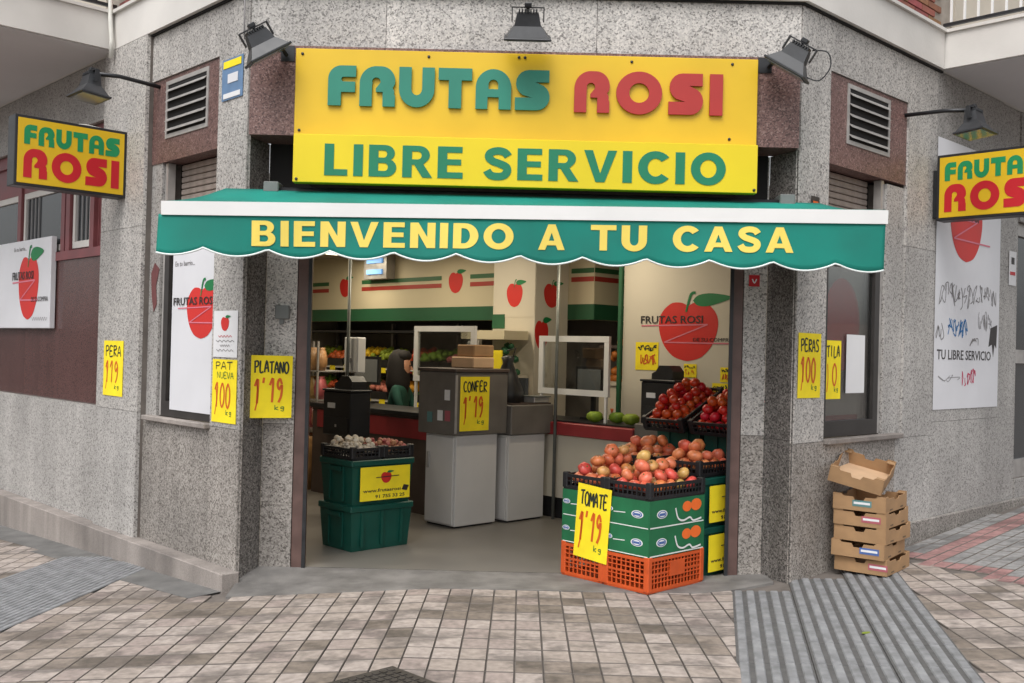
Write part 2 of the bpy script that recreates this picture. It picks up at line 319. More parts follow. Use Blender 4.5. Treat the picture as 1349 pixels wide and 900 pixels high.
# bold grotesque capitals
def bold(ch):
    s = .27
    if ch == 'L': return [[(0, 0), (.66, 0), (.66, .2), (s, .2), (s, 1), (0, 1)]], .66
    if ch == 'I': return [[(0, 0), (s, 0), (s, 1), (0, 1)]], s
    if ch == 'E': return [[(0, 0), (.72, 0), (.72, .19), (s, .19), (s, .42), (.67, .42), (.67, .6), (s, .6), (s, .81), (.7, .81), (.7, 1), (0, 1)]], .72
    if ch == 'N': return [[(0, 0), (s, 0), (s, .58), (.56, 0), (.84, 0), (.84, 1), (.57, 1), (.57, .43), (.27, 1), (0, 1)]], .82
    if ch == 'V': return [[(.34, 0), (.6, 0), (.94, 1), (.69, 1), (.47, .27), (.25, 1), (0, 1)]], .94
    if ch == 'T': return [[(.29, 0), (.53, 0), (.53, .8), (.82, .8), (.82, 1), (0, 1), (0, .8), (.29, .8)]], .82
    if ch == 'A': return [[(0, 0), (.25, 0), (.32, .18), (.64, .18), (.71, 0), (.96, 0), (.61, 1), (.35, 1)], [(.38, .36), (.58, .36), (.48, .68)]], .96
    if ch == 'D': return [[(0, 0), (.38, 0)] + arc(.38, .5, .46, .5, -90, 90, 14) + [(0, 1)], [(s, .2), (s, .8), (.36, .8)] + arc(.36, .5, .20, .3, 90, -90, 10)], .84
    if ch == 'O': return [arc(.5, .5, .5, .52, 0, 348, 29), arc(.5, .5, .235, .285, 0, 345, 23)], 1.0
    if ch == 'C': return [arc(.5, .5, .5, .52, 40, 320, 22) + arc(.5, .5, .225, .285, 318, 42, 18)], .9
    if ch == 'U': return [[(0, 1), (0, .4)] + arc(.41, .4, .41, .42, 180, 360, 14) + [(.82, 1), (.55, 1), (.55, .4)] + arc(.41, .4, .14, .19, 0, -180, 10) + [(s, 1)]], .82
    if ch == 'B': return [[(0, 0), (.48, 0)] + arc(.48, .29, .31, .29, -90, 62, 9) + arc(.46, .745, .28, .255, -40, 90, 8) + [(0, 1)], [(s, .18), (s, .43), (.45, .43)] + arc(.45, .305, .1, .125, 90, -90, 6), [(s, .6), (s, .83), (.43, .83)] + arc(.43, .715, .09, .115, 90, -90, 6)], .79
    if ch == 'R': return [[(0, 0), (s, 0), (s, .4), (.34, .4), (.58, 0), (.86, 0), (.60, .42)] + arc(.46, .71, .32, .29, -50, 90, 10) + [(0, 1)], [(s, .57), (s, .82), (.44, .82)] + arc(.44, .695, .11, .125, 90, -90, 6)], .84
    if ch == 'S':
        c = spline([(.70, .74), (.60, .86), (.40, .905), (.20, .84), (.15, .70), (.26, .58), (.46, .50), (.64, .41), (.68, .27), (.58, .13), (.38, .095), (.20, .14), (.10, .28)], 4)
        return [thick(c, .235)], .80
def word(text, font, x0, x1, z0, z1, y0, depth, m, parent, gap=.12, space=.5, name='letter', warp=None, joined=False):
    """lays a word out between x0 and x1; one mesh per letter (or one in all)"""
    glyphs = []; x = 0
    for ch in text:
        if ch == ' ': x += space; continue
        outl, wd = ((FAT[ch][0](), FAT[ch][1]) if font == 'fat' else bold(ch))
        glyphs.append((x, outl)); x += wd+gap
    total = x-gap; k = (x1-x0)/total; h = z1-z0
    mes = []
    for gx, outl in glyphs:
        me = fill([[(x0+(gx+p[0])*k, z0+p[1]*h) for p in o] for o in outl], y0, depth)
        mes.append(me)
    if joined: mes = [join(mes)]
    for me in mes:
        if warp:
            for v in me.vertices: v.co = warp(v.co)
        me.materials.append(m); link(name, me, parent)
def join(mes):
    bm = bmesh.new()
    for me in mes: bm.from_mesh(me); bpy.data.meshes.remove(me)
    out = bpy.data.meshes.new('joined'); bm.to_mesh(out); bm.free(); return out
def text(s, x0, x1, z0, z1, y0, m, parent, off=.0, depth=.0012, name='lettering', mirror=False):
    """running text in the built-in face, stretched into a box"""
    c = bpy.data.curves.new('t', 'FONT'); c.body = s; c.size = 1; c.offset = off; c.extrude = .01; c.resolution_u = 2
    o = bpy.data.objects.new('t', c); me = bpy.data.meshes.new_from_object(o); bpy.data.objects.remove(o); bpy.data.curves.remove(c)
    vs = [v.co for v in me.vertices]
    a, b = min(v.x for v in vs), max(v.x for v in vs); e, f = min(v.y for v in vs), max(v.y for v in vs)
    for v in me.vertices:
        v.co = ((x0+(v.co.x-a)/(b-a)*(x1-x0)), y0-(.5+v.co.z*50)*depth, z0+(v.co.y-e)/(f-e)*(z1-z0))
    me.materials.clear(); me.materials.append(m)
    return link(name, me, parent)
# hand-drawn marker capitals: polylines in a 0.6 x 1 box
HAND = {
 'P': [[(.1, 0), (.08, 1)], [(.06, .95), (.4, .98), (.5, .76), (.38, .54), (.1, .48)]], 'L': [[(.12, 1), (.1, .04), (.5, .08)]],
 'A': [[(.02, 0), (.27, 1), (.52, .02)], [(.1, .38), (.46, .36)]], 'T': [[(0, .95), (.58, 1)], [(.3, .97), (.28, 0)]],
 'N': [[(.06, 0), (.08, .98), (.46, .05), (.5, 1)]], 'O': [[(.28, 1), (.06, .75), (.05, .3), (.25, 0), (.48, .22), (.5, .7), (.28, 1)]],
 'M': [[(.02, 0), (.08, 1), (.3, .4), (.5, 1), (.58, 0)]], 'E': [[(.5, .97), (.1, .98), (.08, .03), (.52, .06)], [(.08, .52), (.4, .54)]],
 'R': [[(.1, 0), (.08, 1)], [(.06, .96), (.42, .95), (.46, .68), (.1, .5), (.52, .02)]], 'S': [[(.48, .9), (.24, 1), (.1, .76), (.42, .42), (.4, .1), (.06, .08)]],
 'C': [[(.5, .88), (.24, .98), (.06, .55), (.2, .06), (.5, .12)]], 'F': [[(.1, 0), (.08, .98), (.5, .97)], [(.08, .54), (.4, .54)]], 'U': [[(.06, 1), (.1, .2), (.28, .02), (.48, .2), (.5, 1)]],
 'I': [[(.25, 1), (.24, 0)]], 'V': [[(.03, 1), (.26, 0), (.5, 1)]], 'D': [[(.08, 0), (.08, 1), (.46, .7), (.44, .25), (.06, 0)]],
 '1': [[(.08, .72), (.34, 1), (.28, 0)]], '0': [[(.26, 1), (.08, .7), (.08, .25), (.27, 0), (.46, .3), (.45, .75), (.26, 1)]],
 '9': [[(.46, .78), (.28, 1), (.1, .78), (.24, .55), (.46, .74), (.42, .3), (.2, 0)]], "'": [[(.2, 1.05), (.14, .82)]], '2': [[(.08, .78), (.26, 1), (.46, .76), (.06, .02), (.5, .06)]],
 'k': [[(.1, 0), (.1, 1)], [(.44, .6), (.12, .3), (.46, 0)]], 'g': [[(.4, .6), (.14, .55), (.12, .25), (.38, .25), (.4, .6), (.36, -.2), (.1, -.15)]],
}
def ribbons(strokes, wdt, y0, m, parent, name='marker_lettering', step=.0004, rd=4):
    mes = []
    for i, s in enumerate(strokes):
        c = spline(s, rd) if len(s) > 2 else s
        yy = y0-.0006-step*(i % 6)
        mb = MB(); pts = thick(c, wdt); n = len(c); L_, R_ = pts[:n], pts[n:][::-1]
        for k in range(n-1): mb.quadz([(R_[k][0], yy, R_[k][1]), (R_[k+1][0], yy, R_[k+1][1]), (L_[k+1][0], yy, L_[k+1][1]), (L_[k][0], yy, L_[k][1])])
        mes.append(mb.mesh('s', []))
    me = join(mes); me.materials.append(m)
    return link(name, me, parent)
def hand(s, x0, x1, z0, z1, wdt, y0, m, parent, slant=0, name='marker_lettering'):
    rnd = random.Random(len(s)*31+ord(s[0])); n = len(s); cw = (x1-x0)/n; st = []
    for i, ch in enumerate(s):
        if ch not in HAND: continue
        dz = rnd.uniform(-.05, .05)*(z1-z0)
        for pl in HAND[ch]:
            st.append([(x0+cw*(i+p[0]/.62)+slant*(p[1])*(z1-z0), z0+dz+(z1-z0)*p[1]) for p in pl])
    return ribbons(st, wdt, y0, m, parent, name)
def apple(parent, cx, cz, wd, ht, y0, words=True, tail=True, zig=True, small=False):
    """the shop's apple emblem as thin print: fruit, leaf, stem, zigzag line and name"""
    def lay(poly, k): return fill([[(cx+p[0]*wd/2, cz+p[1]*ht/2) for p in poly]], y0-.0006-.0009*k, .0008)
    body = spline([(0, .82), (.25, .94), (.6, .90), (.92, .55), (.98, .1), (.82, -.45), (.5, -.85), (.12, -1), (-.12, -1), (-.5, -.85), (-.82, -.45), (-.98, .1), (-.92, .55), (-.6, .90), (-.25, .94), (0, .82)], 5)[:-1]
    me = lay(body, 0); me.materials.append(M['applered']); link('apple_print', me, parent)
    leaf = spline([(.16, 1.0), (.35, 1.18), (.8, 1.22), (1.42, 1.08), (1.0, .90), (.6, .80), (.3, .84), (.16, 1.0)], 4)[:-1]
    me = lay(leaf, 2); me.materials.append(M['leaf']); link('leaf_print', me, parent)
    if not small:
        me = lay(thick(spline([(-.06, .62), (.0, .9), (.1, 1.22), (.24, 1.26)], 4), (.05, .1)), 3); me.materials.append(M['leaf']); link('stem_print', me, parent)
    if zig:
        st = [[(cx-1.6*wd/2, cz+.16*ht/2), (cx+.66*wd/2, cz+.20*ht/2)], [(cx+.66*wd/2, cz+.20*ht/2), (cx-.78*wd/2, cz-.40*ht/2)], [(cx-.78*wd/2, cz-.40*ht/2), (cx+(1.5 if tail else .96)*wd/2, cz-.42*ht/2)]]
        ribbons(st, .045*ht/2, y0-.003, M['inkpink'], parent, 'zigzag_print')
    if words: text('FRUTAS ROSI', cx-1.62*wd/2, cx+.5*wd/2, cz+.24*ht/2, cz+.50*ht/2, y0-.0042, M['ink'], parent, .012)
    if words and tail: text('DE SU COMPRA', cx+.2*wd/2, cx+1.46*wd/2, cz-.36*ht/2, cz-.24*ht/2, y0-.0042, M['ink'], parent, .0)

# ------------------------------------------------------------ the place: frames of the three facade planes
YP, YD = 6.78, 7.05
A = (-1.815, YP); F = (1.905, YP)
FL = frame(A[0], A[1], 134-180)   # left facade: local x = -t (t metres from the corner), y into the wall
FR = frame(F[0], F[1], 44)        # right facade: local x = t
FC = frame(0, YP, 0)              # corner face over the door
K = frame(0, 0, 44)               # shop interior follows the right facade's direction
def gz(x): return .06*(x-1.25) if x > 1.25 else (.06*(x+.45) if x < -.45 else 0.)

# ------------------------------------------------------------ ground and paving
def in_building(x, y, pad=0):
    if y < YP-pad: return False
    if x < A[0]: return y > YP-pad+(A[0]-x)*.719/.695
    if x > F[0]: return y > YP-pad+(x-F[0])*.695/.719
    return y > (YD-pad)
def sheet(name, m, xs, yb, ya, dz):
    mb = MB()
    for xa, xb in zip(xs, xs[1:]):
        mb.quadz([(xa, ya, gz(xa)+dz), (xb, ya, gz(xb)+dz), (xb, yb(xb), gz(xb)+dz), (xa, yb(xa), gz(xa)+dz)])
    return mb.build(name, m)
def yb(x):
    if x < A[0]: return YP+.15+(A[0]-x)*.719/.695
    if x > F[0]: return YP+.15+(x-F[0])*.695/.719
    return YD
XS = [-70, -40, -20, -12, -8, -6, -5, -4, -3, -2.4, -1.82, -1.81, -1, -.45, .4, 1.25, 1.9, 1.91, 2.5, 3, 4, 5, 6, 8, 12, 20, 40, 70]
tag(sheet('ground', M['joint'], XS, yb, -70, -.012), kind='structure')
pvm = lambda n, c: mat(n, c, .8, .3, 22, .3, 150, world=True, wet=.42)
PV = [pvm('paver_beige', (.345, .292, .255)), pvm('paver_pale', (.385, .33, .295)), pvm('paver_rose', (.325, .268, .24)), pvm('paver_stained', (.20, .165, .135)), pvm('paver_brown', (.26, .215, .18)),
      pvm('paver_grey', (.26, .253, .247)), pvm('paver_pink', (.33, .18, .17))]
def paver_mesh(lx, ly, m):
    mb = MB(); b = .003; mb.mi = 1
    mb.hexa([(-lx, -ly, -.03), (lx, -ly, -.03), (lx, ly, -.03), (-lx, ly, -.03), (-lx, -ly, -b), (lx, -ly, -b), (lx, ly, -b), (-lx, ly, -b)])
    mb.hexa([(-lx, -ly, -b), (lx, -ly, -b), (lx, ly, -b), (-lx, ly, -b), (-lx+b, -ly+b, 0), (lx-b, -ly+b, 0), (lx-b, ly-b, 0), (-lx+b, ly-b, 0)])
    for f in mb.bm.faces:
        if min(v.co.z for v in f.verts) > -.001: f.material_index = 0
    return mb.mesh('paver', [m, M['joint']])
from mathutils import noise
DSR = Vector((math.sin(R(11.5)), math.cos(R(11.5)))); NSR = Vector((DSR.y, -DSR.x)); OSR = Vector((1.47, 6.56)); WSR = 1.13
DSL = Vector((math.sin(R(8.5)), math.cos(R(8.5)))); NSL = Vector((DSL.y, -DSL.x)); OSL = Vector((-3.64, 7.25)); WSL = .93
def strip_in(x, y, O, D, Nn, W, e=.05):
    p = Vector((x, y))-O; q = p.dot(Nn)
    return e < q < W-e
PK0 = Vector((2.83, 7.5)); PKD = Vector((.43, -.92)).normalized(); PKN = Vector((-PKD.y, PKD.x))   # PKN points right
def side(x, y):
    """distance to the right of the pink border line, and distance from the right facade"""
    p = Vector((x, y))
    return (p-PK0).dot(PKN), (p-Vector(F)).dot(Vector((.695, -.719)))
def build_pavers(name, places, lx, ly, ang):
    root = MB().quadz([(0, 0, -.5), (.01, 0, -.5), (.01, .01, -.5), (0, .01, -.5)]).build(name, M['joint']); tag(root, kind='structure')
    meshes = [paver_mesh(lx, ly, m) for m in PV]
    def view(p):
        x, y, z, k = p
        d = math.hypot(x, y); vis = y > 4.4 and abs(x/y) < .53
        return (0 if vis else 1, d)
    places.sort(key=view)
    for x, y, z, k in places[:300]:
        sl = .06 if (x > 1.25 or x < -.45) else 0
        Mx = T(x, y, z+random.uniform(-.0015, .0015)) @ Matrix.Rotation(-math.atan(sl), 4, 'Y') @ Matrix.Rotation(R(ang)+random.uniform(-.008, .008), 4, 'Z')
        link('paver', meshes[k], root, Mx)
    bm = bmesh.new()
    for x, y, z, k in places[300:]:
        n0 = len(bm.verts); f0 = len(bm.faces); bm.from_mesh(meshes[k]); bm.verts.ensure_lookup_table(); bm.faces.ensure_lookup_table()
        sl = .06 if (x > 1.25 or x < -.45) else 0
        bmesh.ops.transform(bm, matrix=T(x, y, z) @ Matrix.Rotation(-math.atan(sl), 4, 'Y') @ Matrix.Rotation(R(ang), 4, 'Z'), verts=bm.verts[n0:])
        for f in bm.faces[f0:]: f.material_index = k if f.material_index == 0 else len(PV)
    if places[300:]:
        me = bpy.data.meshes.new('pavers'); bm.to_mesh(me)
        for m in PV+[M['joint']]: me.materials.append(m)
        tag(link('outer_pavers', me, root), kind='stuff')
    bm.free()
def pick(x, y):
    n = noise.noise(Vector((x*1.1, y*1.7, 3)))+.5*noise.noise(Vector((x*4, y*4, 9)))+random.uniform(-.5, .5)
    if n > .46: return 3
    if n > .30: return 4
    return random.choice((0, 0, 1, 1, 2))
PX, PY, PANG = .141, .186, -.6
pl = []; Rm = Matrix.Rotation(R(PANG), 2)
for i in range(-60, 60):
    for j in range(-30, 30):
        p = Rm @ Vector(((i+.5)*PX, 6.55-(j+.5)*PY)); x, y = p
        if y < 2.6 or abs(x) > 7 or in_building(x, y, .16 if x < 0 else .08): continue
        if -1.78 < x < 1.55 and y > 6.66: continue
        if strip_in(x, y, OSR, DSR, NSR, WSR) and y < 8: continue
        if strip_in(x, y, OSL, DSL, NSL, WSL): continue
        if x < -1.7 and in_building(x, y, .40): continue
        s1, s2 = side(x, y)
        if s1 > 0 and x > 2.4: continue
        pl.append((x, y, gz(x), pick(x, y)))
build_pavers('pavement', pl, PX/2-.0028, PY/2-.0052, PANG)
pl = []; Rm = Matrix.Rotation(R(46), 2)
for i in range(-40, 60):
    for j in range(-60, 40):
        p = Rm @ Vector(((i+.5)*.20, (j+.5)*.10)); x, y = p
        if x < 2.4 or x > 9 or y < 2.6 or in_building(x, y, .10): continue
        s1, s2 = side(x, y)
        if s1 < .05: continue
        k = 6 if (s1 < .26 or .25 < s2 < .46) else 5
        pl.append((x, y, gz(x), k))
build_pavers('side_pavement', pl, .0972, .0468, 46)
# smooth concrete apron in front of the door, asphalt fillet along the left plinth
mb = MB(); ap = [(-1.80, 6.50, 7.06), (-1.2, 6.51, 7.06), (-.45, 6.54, 7.06), (.4, 6.55, 7.06), (1.25, 6.58, 7.06), (1.50, 6.63, 7.06), (1.80, 6.80, 7.06)]
for a, b in zip(ap, ap[1:]):
    za, zb_ = gz(a[0])+.004, gz(b[0])+.004
    mb.quadz([(a[0], a[1], za), (b[0], b[1], zb_), (b[0], b[2], max(gz(b[0]), 0)+.004), (a[0], a[2], max(gz(a[0]), 0)+.004)])
    mb.quadz([(a[0], a[1], za-.06), (b[0], b[1], zb_-.06), (b[0], b[1], zb_), (a[0], a[1], za)])
mb.quadz([(-1.80, 7.06, -.1), (-1.80, 6.50, -.15), (-1.80, 6.50, gz(-1.80)+.004), (-1.80, 7.06, .004)])
tag(mb.build('concrete_apron', M['concrete']), kind='structure')
mb = MB()
for a, b in ((-.05, 1.3), (1.3, 2.6), (2.6, 4.2), (4.2, 6.5)):
    q = []
    for t, o in ((a, -.36), (b, -.44), (b, -.10), (a, -.12)):
        p = FL @ Vector((-t, o, 0)); q.append((p.x, p.y, gz(p.x)+.002))
    mb.quadz(q)
tag(mb.build('asphalt_fillet', M['asphalt']), kind='structure')
# grooved tactile paving, two strips of ribbed slabs
def tactile_mesh(L, n=5, hr=.24):
    mb = MB(); mb.mi = 1; mb.box(0, L-.004, 0, L-.004, -.03, .001); mb.mi = 0
    p = L/n
    for i in range(n):
        a = (i+.5)*p; h = p*hr
        mb.hexa([(a-h*1.35, .002, .0012), (a+h*1.35, .002, .0012), (a+h*1.35, L-.006, .0012), (a-h*1.35, L-.006, .0012), (a-h*1.05, .004, .008), (a+h*1.05, .004, .008), (a+h*1.05, L-.008, .008), (a-h*1.05, L-.008, .008)])
    return mb.mesh('tactile_slab', [M['tact'], M['tactg']])
def tactile(name, O, D, Nn, W, ncol, y_lo, tops, ribs=5):
    root = MB().quadz([(0, 0, -.6), (.01, 0, -.6), (.01, .01, -.6), (0, .01, -.6)]).build(name, M['joint']); tag(root, kind='structure')
    L = W/ncol; me = tactile_mesh(L, ribs, .24 if ribs < 7 else .30); ang = math.atan2(Nn.y, Nn.x)
    for c in range(ncol):
        top = tops[c]
        for r in range(14):
            p = O+Nn*(c*L)+D*(top-(r+1)*L); q = p+Nn*L/2+D*L/2
            if q.y < y_lo: break
            sl = .06 if (q.x > 1.25 or q.x < -.45) else 0
            e1 = Vector((Nn.x, Nn.y, sl*Nn.x)).normalized(); e2 = Vector((D.x, D.y, sl*D.x)).normalized(); e3 = e1.cross(e2)
            Mx = Matrix(((e1.x, e2.x, e3.x, p.x), (e1.y, e2.y, e3.y, p.y), (e1.z, e2.z, e3.z, gz(q.x)+sl*(p.x-q.x)+random.uniform(0, .0008)), (0, 0, 0, 1)))
            link('tactile_slab', me, root, Mx)
tactile('tactile_strip_right', OSR, DSR, NSR, WSR, 3, 2.6, (.05, .42, .80))
tactile('tactile_strip_left', OSL, DSL, NSL, WSL, 2, 2.6, (.80, .62), 10)
# cast-iron utility cover at the lower edge of the picture
root = thing('utility_cover', 'square dark cast iron utility cover set cornerwise in the beige paving', 'cover', frame(-.54, 4.60, 45, .004))
boxpart(root, 'rim', M['iron'], -.22, .22, -.22, .22, -.03, .002)
mb = MB()
for i in range(9):
    for j in range(9): mb.box(-.2+i*.045, -.2+i*.045+.03, -.2+j*.045, -.2+j*.045+.03, .001, .006)
mb.build('lid_studs', M['iron'], root)

# ------------------------------------------------------------ the building
B = thing('corner_building', 'grey speckled granite corner building with chamfered shop entrance', 'building')
def core(name, m, Mx, rects, y0=.03, y1=.30):
    mb = MB()
    for r in rects:
        a, b = r[0], r[1]
        if b == -.006: b = -.31
        if a == .006: a = .31
        mb.box(a, b, y0+(r[5] if len(r) > 5 else 0), y1, r[2], r[3])
    o = mb.build(name, m, B, Mx)
    for r in rects:
        yo = r[5] if len(r) > 5 else 0
        MB().box(r[0]+.0015, r[1]-.0015, yo, yo+.0295, r[2]+.0015, r[3]-.0015).build('granite_slab', r[4], o)
    return o
core('left_wall', M['joint'], FL, [
 (-.42, -.006, -.3, .97, G_LOW), (-.42, -.006, .97, 2.45, G_LIGHT), (-.42, -.006, 2.45, 3.94, G_LIGHT),
 (-1.50, -.42, -.3, .945, G_LOW), (-1.50, -1.32, .945, 3.57, G_MID, .02), (-1.50, -.42, 3.57, 3.94, G_LIGHT),
 (-2.30, -1.50, -.3, 1.0, G_MID, -.05), (-2.30, -1.50, 1.0, 2.45, G_LIGHT, -.05), (-2.30, -1.50, 2.45, 3.94, G_LIGHT, -.05),
 (-4.4, -2.30, -.3, 1.0, G_MID), (-6.6, -4.4, -.3, 1.0, G_MID), (-4.4, -2.30, 3.42, 3.94, G_MID), (-6.6, -4.4, 3.42, 3.94, G_MID),
 (-4.4, -2.30, 1.0, 2.28, G_POL, .07), (-6.6, -4.4, 1.0, 2.28, G_POL, .07)])
core('right_wall', M['joint'], FR, [
 (.006, .40, -.1, .97, G_LOW), (.006, .40, .97, 2.45, G_LIGHT), (.006, .40, 2.45, 3.94, G_LIGHT),
 (.40, 1.50, -.1, .945, G_LOW), (1.32, 1.62, .945, 2.9, G_MID, .02), (.40, 1.62, 3.57, 3.94, G_LIGHT),
 (1.50, 2.15, -.1, .945, G_MID), (1.62, 2.15, .945, 2.45, G_MID), (1.62, 2.15, 2.45, 3.94, G_LIGHT), (2.15, 3.56, -.1, 1.05, G_MID), (2.15, 3.56, 1.05, 2.45, G_MID), (2.15, 3.56, 2.45, 3.94, G_MID),
 (3.59, 4.02, -.1, 2.45, G_MID, .015), (3.59, 4.02, 2.45, 3.94, G_MID, .015), (5.2, 6.6, -.1, 3.94, G_MID), (4.02, 5.2, 2.9, 3.94, G_MID), (4.02, 5.2, -.1, .45, G_MID)])
core('front_wall', M['joint'], FC, [
 (-1.809, -.90, 3.56, 3.94, G_LIGHT), (-.90, .52, 3.56, 3.94, G_LIGHT), (.52, 1.899, 3.56, 3.94, G_LIGHT)])
core('door_side_wall', M['joint'], frame(0, YD, 0), [
 (-1.728, -1.508, -.05, 1.0, G_LOW), (-1.728, -1.508, 1.0, 2.95, G_LIGHT), (1.612, 1.775, -.05, 1.0, G_LOW), (1.612, 1.775, 1.0, 2.95, G_LIGHT)], .03, .20)
def slab_between(name, p, q, z0, z1, m):
    d = Vector((q[0]-p[0], q[1]-p[1])); L = d.length; a = math.degrees(math.atan2(d.y, d.x))
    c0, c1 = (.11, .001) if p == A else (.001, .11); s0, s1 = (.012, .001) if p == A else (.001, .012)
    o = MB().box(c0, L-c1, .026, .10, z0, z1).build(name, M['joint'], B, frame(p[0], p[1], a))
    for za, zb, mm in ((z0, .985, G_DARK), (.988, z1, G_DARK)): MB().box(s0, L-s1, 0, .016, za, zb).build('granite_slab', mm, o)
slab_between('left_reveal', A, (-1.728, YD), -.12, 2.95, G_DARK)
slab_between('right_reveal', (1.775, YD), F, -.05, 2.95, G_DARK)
# brown stone lintel behind the shop sign
o = boxpart(B, 'lintel', G_BROWN, -1.795, 1.885, -.045, .26, 2.953, 3.555); o.matrix_basis = FC
o = boxpart(B, 'lintel_back_wall', M['dark'], -1.72, 1.76, .262, .40, 2.46, 3.93); o.matrix_basis = FC
# plinths
MB().box(-6.6, .05, -.13, .0, -.9, .028, bev=.006).build('plinth', G_KERB, B, FL)
MB().box(1.22, 6.6, -.035, -.001, -.2, .272, bev=.006).build('plinth', G_LOW, B, FR)
# slab edge band above the granite, mitred round the chamfer
def planband(name, off0, off1, z0, z1, tl, tr, m, parent=B):
    def pts(o):
        nL, nF, nR = Vector((-.719, -.695)), Vector((0, -1)), Vector((.695, -.719))
        mit = lambda a, b: (a+b)/(1+a.dot(b))
        dL, dR = Vector((-.695, .719)), Vector((.719, .695))
        return [Vector(A)+dL*tl+nL*o, Vector(A)+mit(nL, nF)*o, Vector(F)+mit(nF, nR)*o, Vector(F)+dR*tr+nR*o]
    a, b = pts(off1), pts(off0); mb = MB()
    for i in range(3):
        q = [a[i], a[i+1], b[i+1], b[i]]
        mb.hexa([(v.x, v.y, z0) for v in q]+[(v.x, v.y, z1) for v in q])
    return mb.build(name, m, parent)
planband('slab_edge', -.25, .05, 3.942, 4.235, 2.14, 2.14, M['fascia'])
planband('slab_ledge', -.25, .075, 4.236, 4.262, 2.14, 2.14, M['fascia'])
planband('drip_edge', -.02, .02, 3.926, 3.941, 2.2, 2.2, M['dark'])
planband('upper_wall', -.45, -.055, 4.263, 7.6, 6.6, 6.6, M['mortar'])
up = [o for o in B.children if o.name.startswith('upper_wall')][0]
bm_brick = MB().box(-.118, .118, -.012, .02, -.024, .024).mesh('brick', M['brick'])
for Mx, sgn in ((FL, -1), (FR, 1)):
    for r in range(11):
        for c in range(9):
            t = .05+c*.247+(.12 if r % 2 else 0)
            link('brick', bm_brick, up, Mx @ T(sgn*t, .05, 4.292+r*.06))
# balconies either side
for Mx, s, nm in ((FL, -1, 'l'), (FR, 1, 'r')):
    bal = link('balcony', MB().box(*sorted((s*2.15, s*6.6)), -1.25, .3, 3.945, 4.235).mesh('balcony', [M['fascia']]), B, Mx)
    MB().box(*sorted((s*2.18, s*6.6)), -1.22, -.03, 3.938, 3.944).build('soffit', M['soffit'], bal)
    MB().box(*sorted((s*2.13, s*6.6)), -1.27, -.0, 4.236, 4.262).build('coping', M['fascia'], bal)
    rail = MB()
    rail.box(*sorted((s*2.17, s*2.20)), -1.24, -.02, 4.30, 4.325); rail.box(*sorted((s*2.17, s*2.20)), -1.24, -.02, 5.15, 5.18)
    rail.box(*sorted((s*2.2, s*6.6)), -1.24, -1.21, 4.30, 4.325); rail.box(*sorted((s*2.2, s*6.6)), -1.24, -1.21, 5.15, 5.18)
    rail.build('railing', M['blackm'], bal)
    bar = MB().box(-.008, .008, -.008, .008, 4.326, 5.149).mesh('railing_bar', M['white'] if s > 0 else M['blackm'])
    for i in range(11): link('railing_bar', bar, bal, T(s*2.185, -.08-i*.108, 0))
    for i in range(20): link('railing_bar', bar, bal, T(s*(2.3+i*.108), -1.225, 0))
    MB().box(*sorted((s*2.5, s*4.2)), .02, .05, 4.263, 6.4).build('balcony_door', M['curtain'], bal)
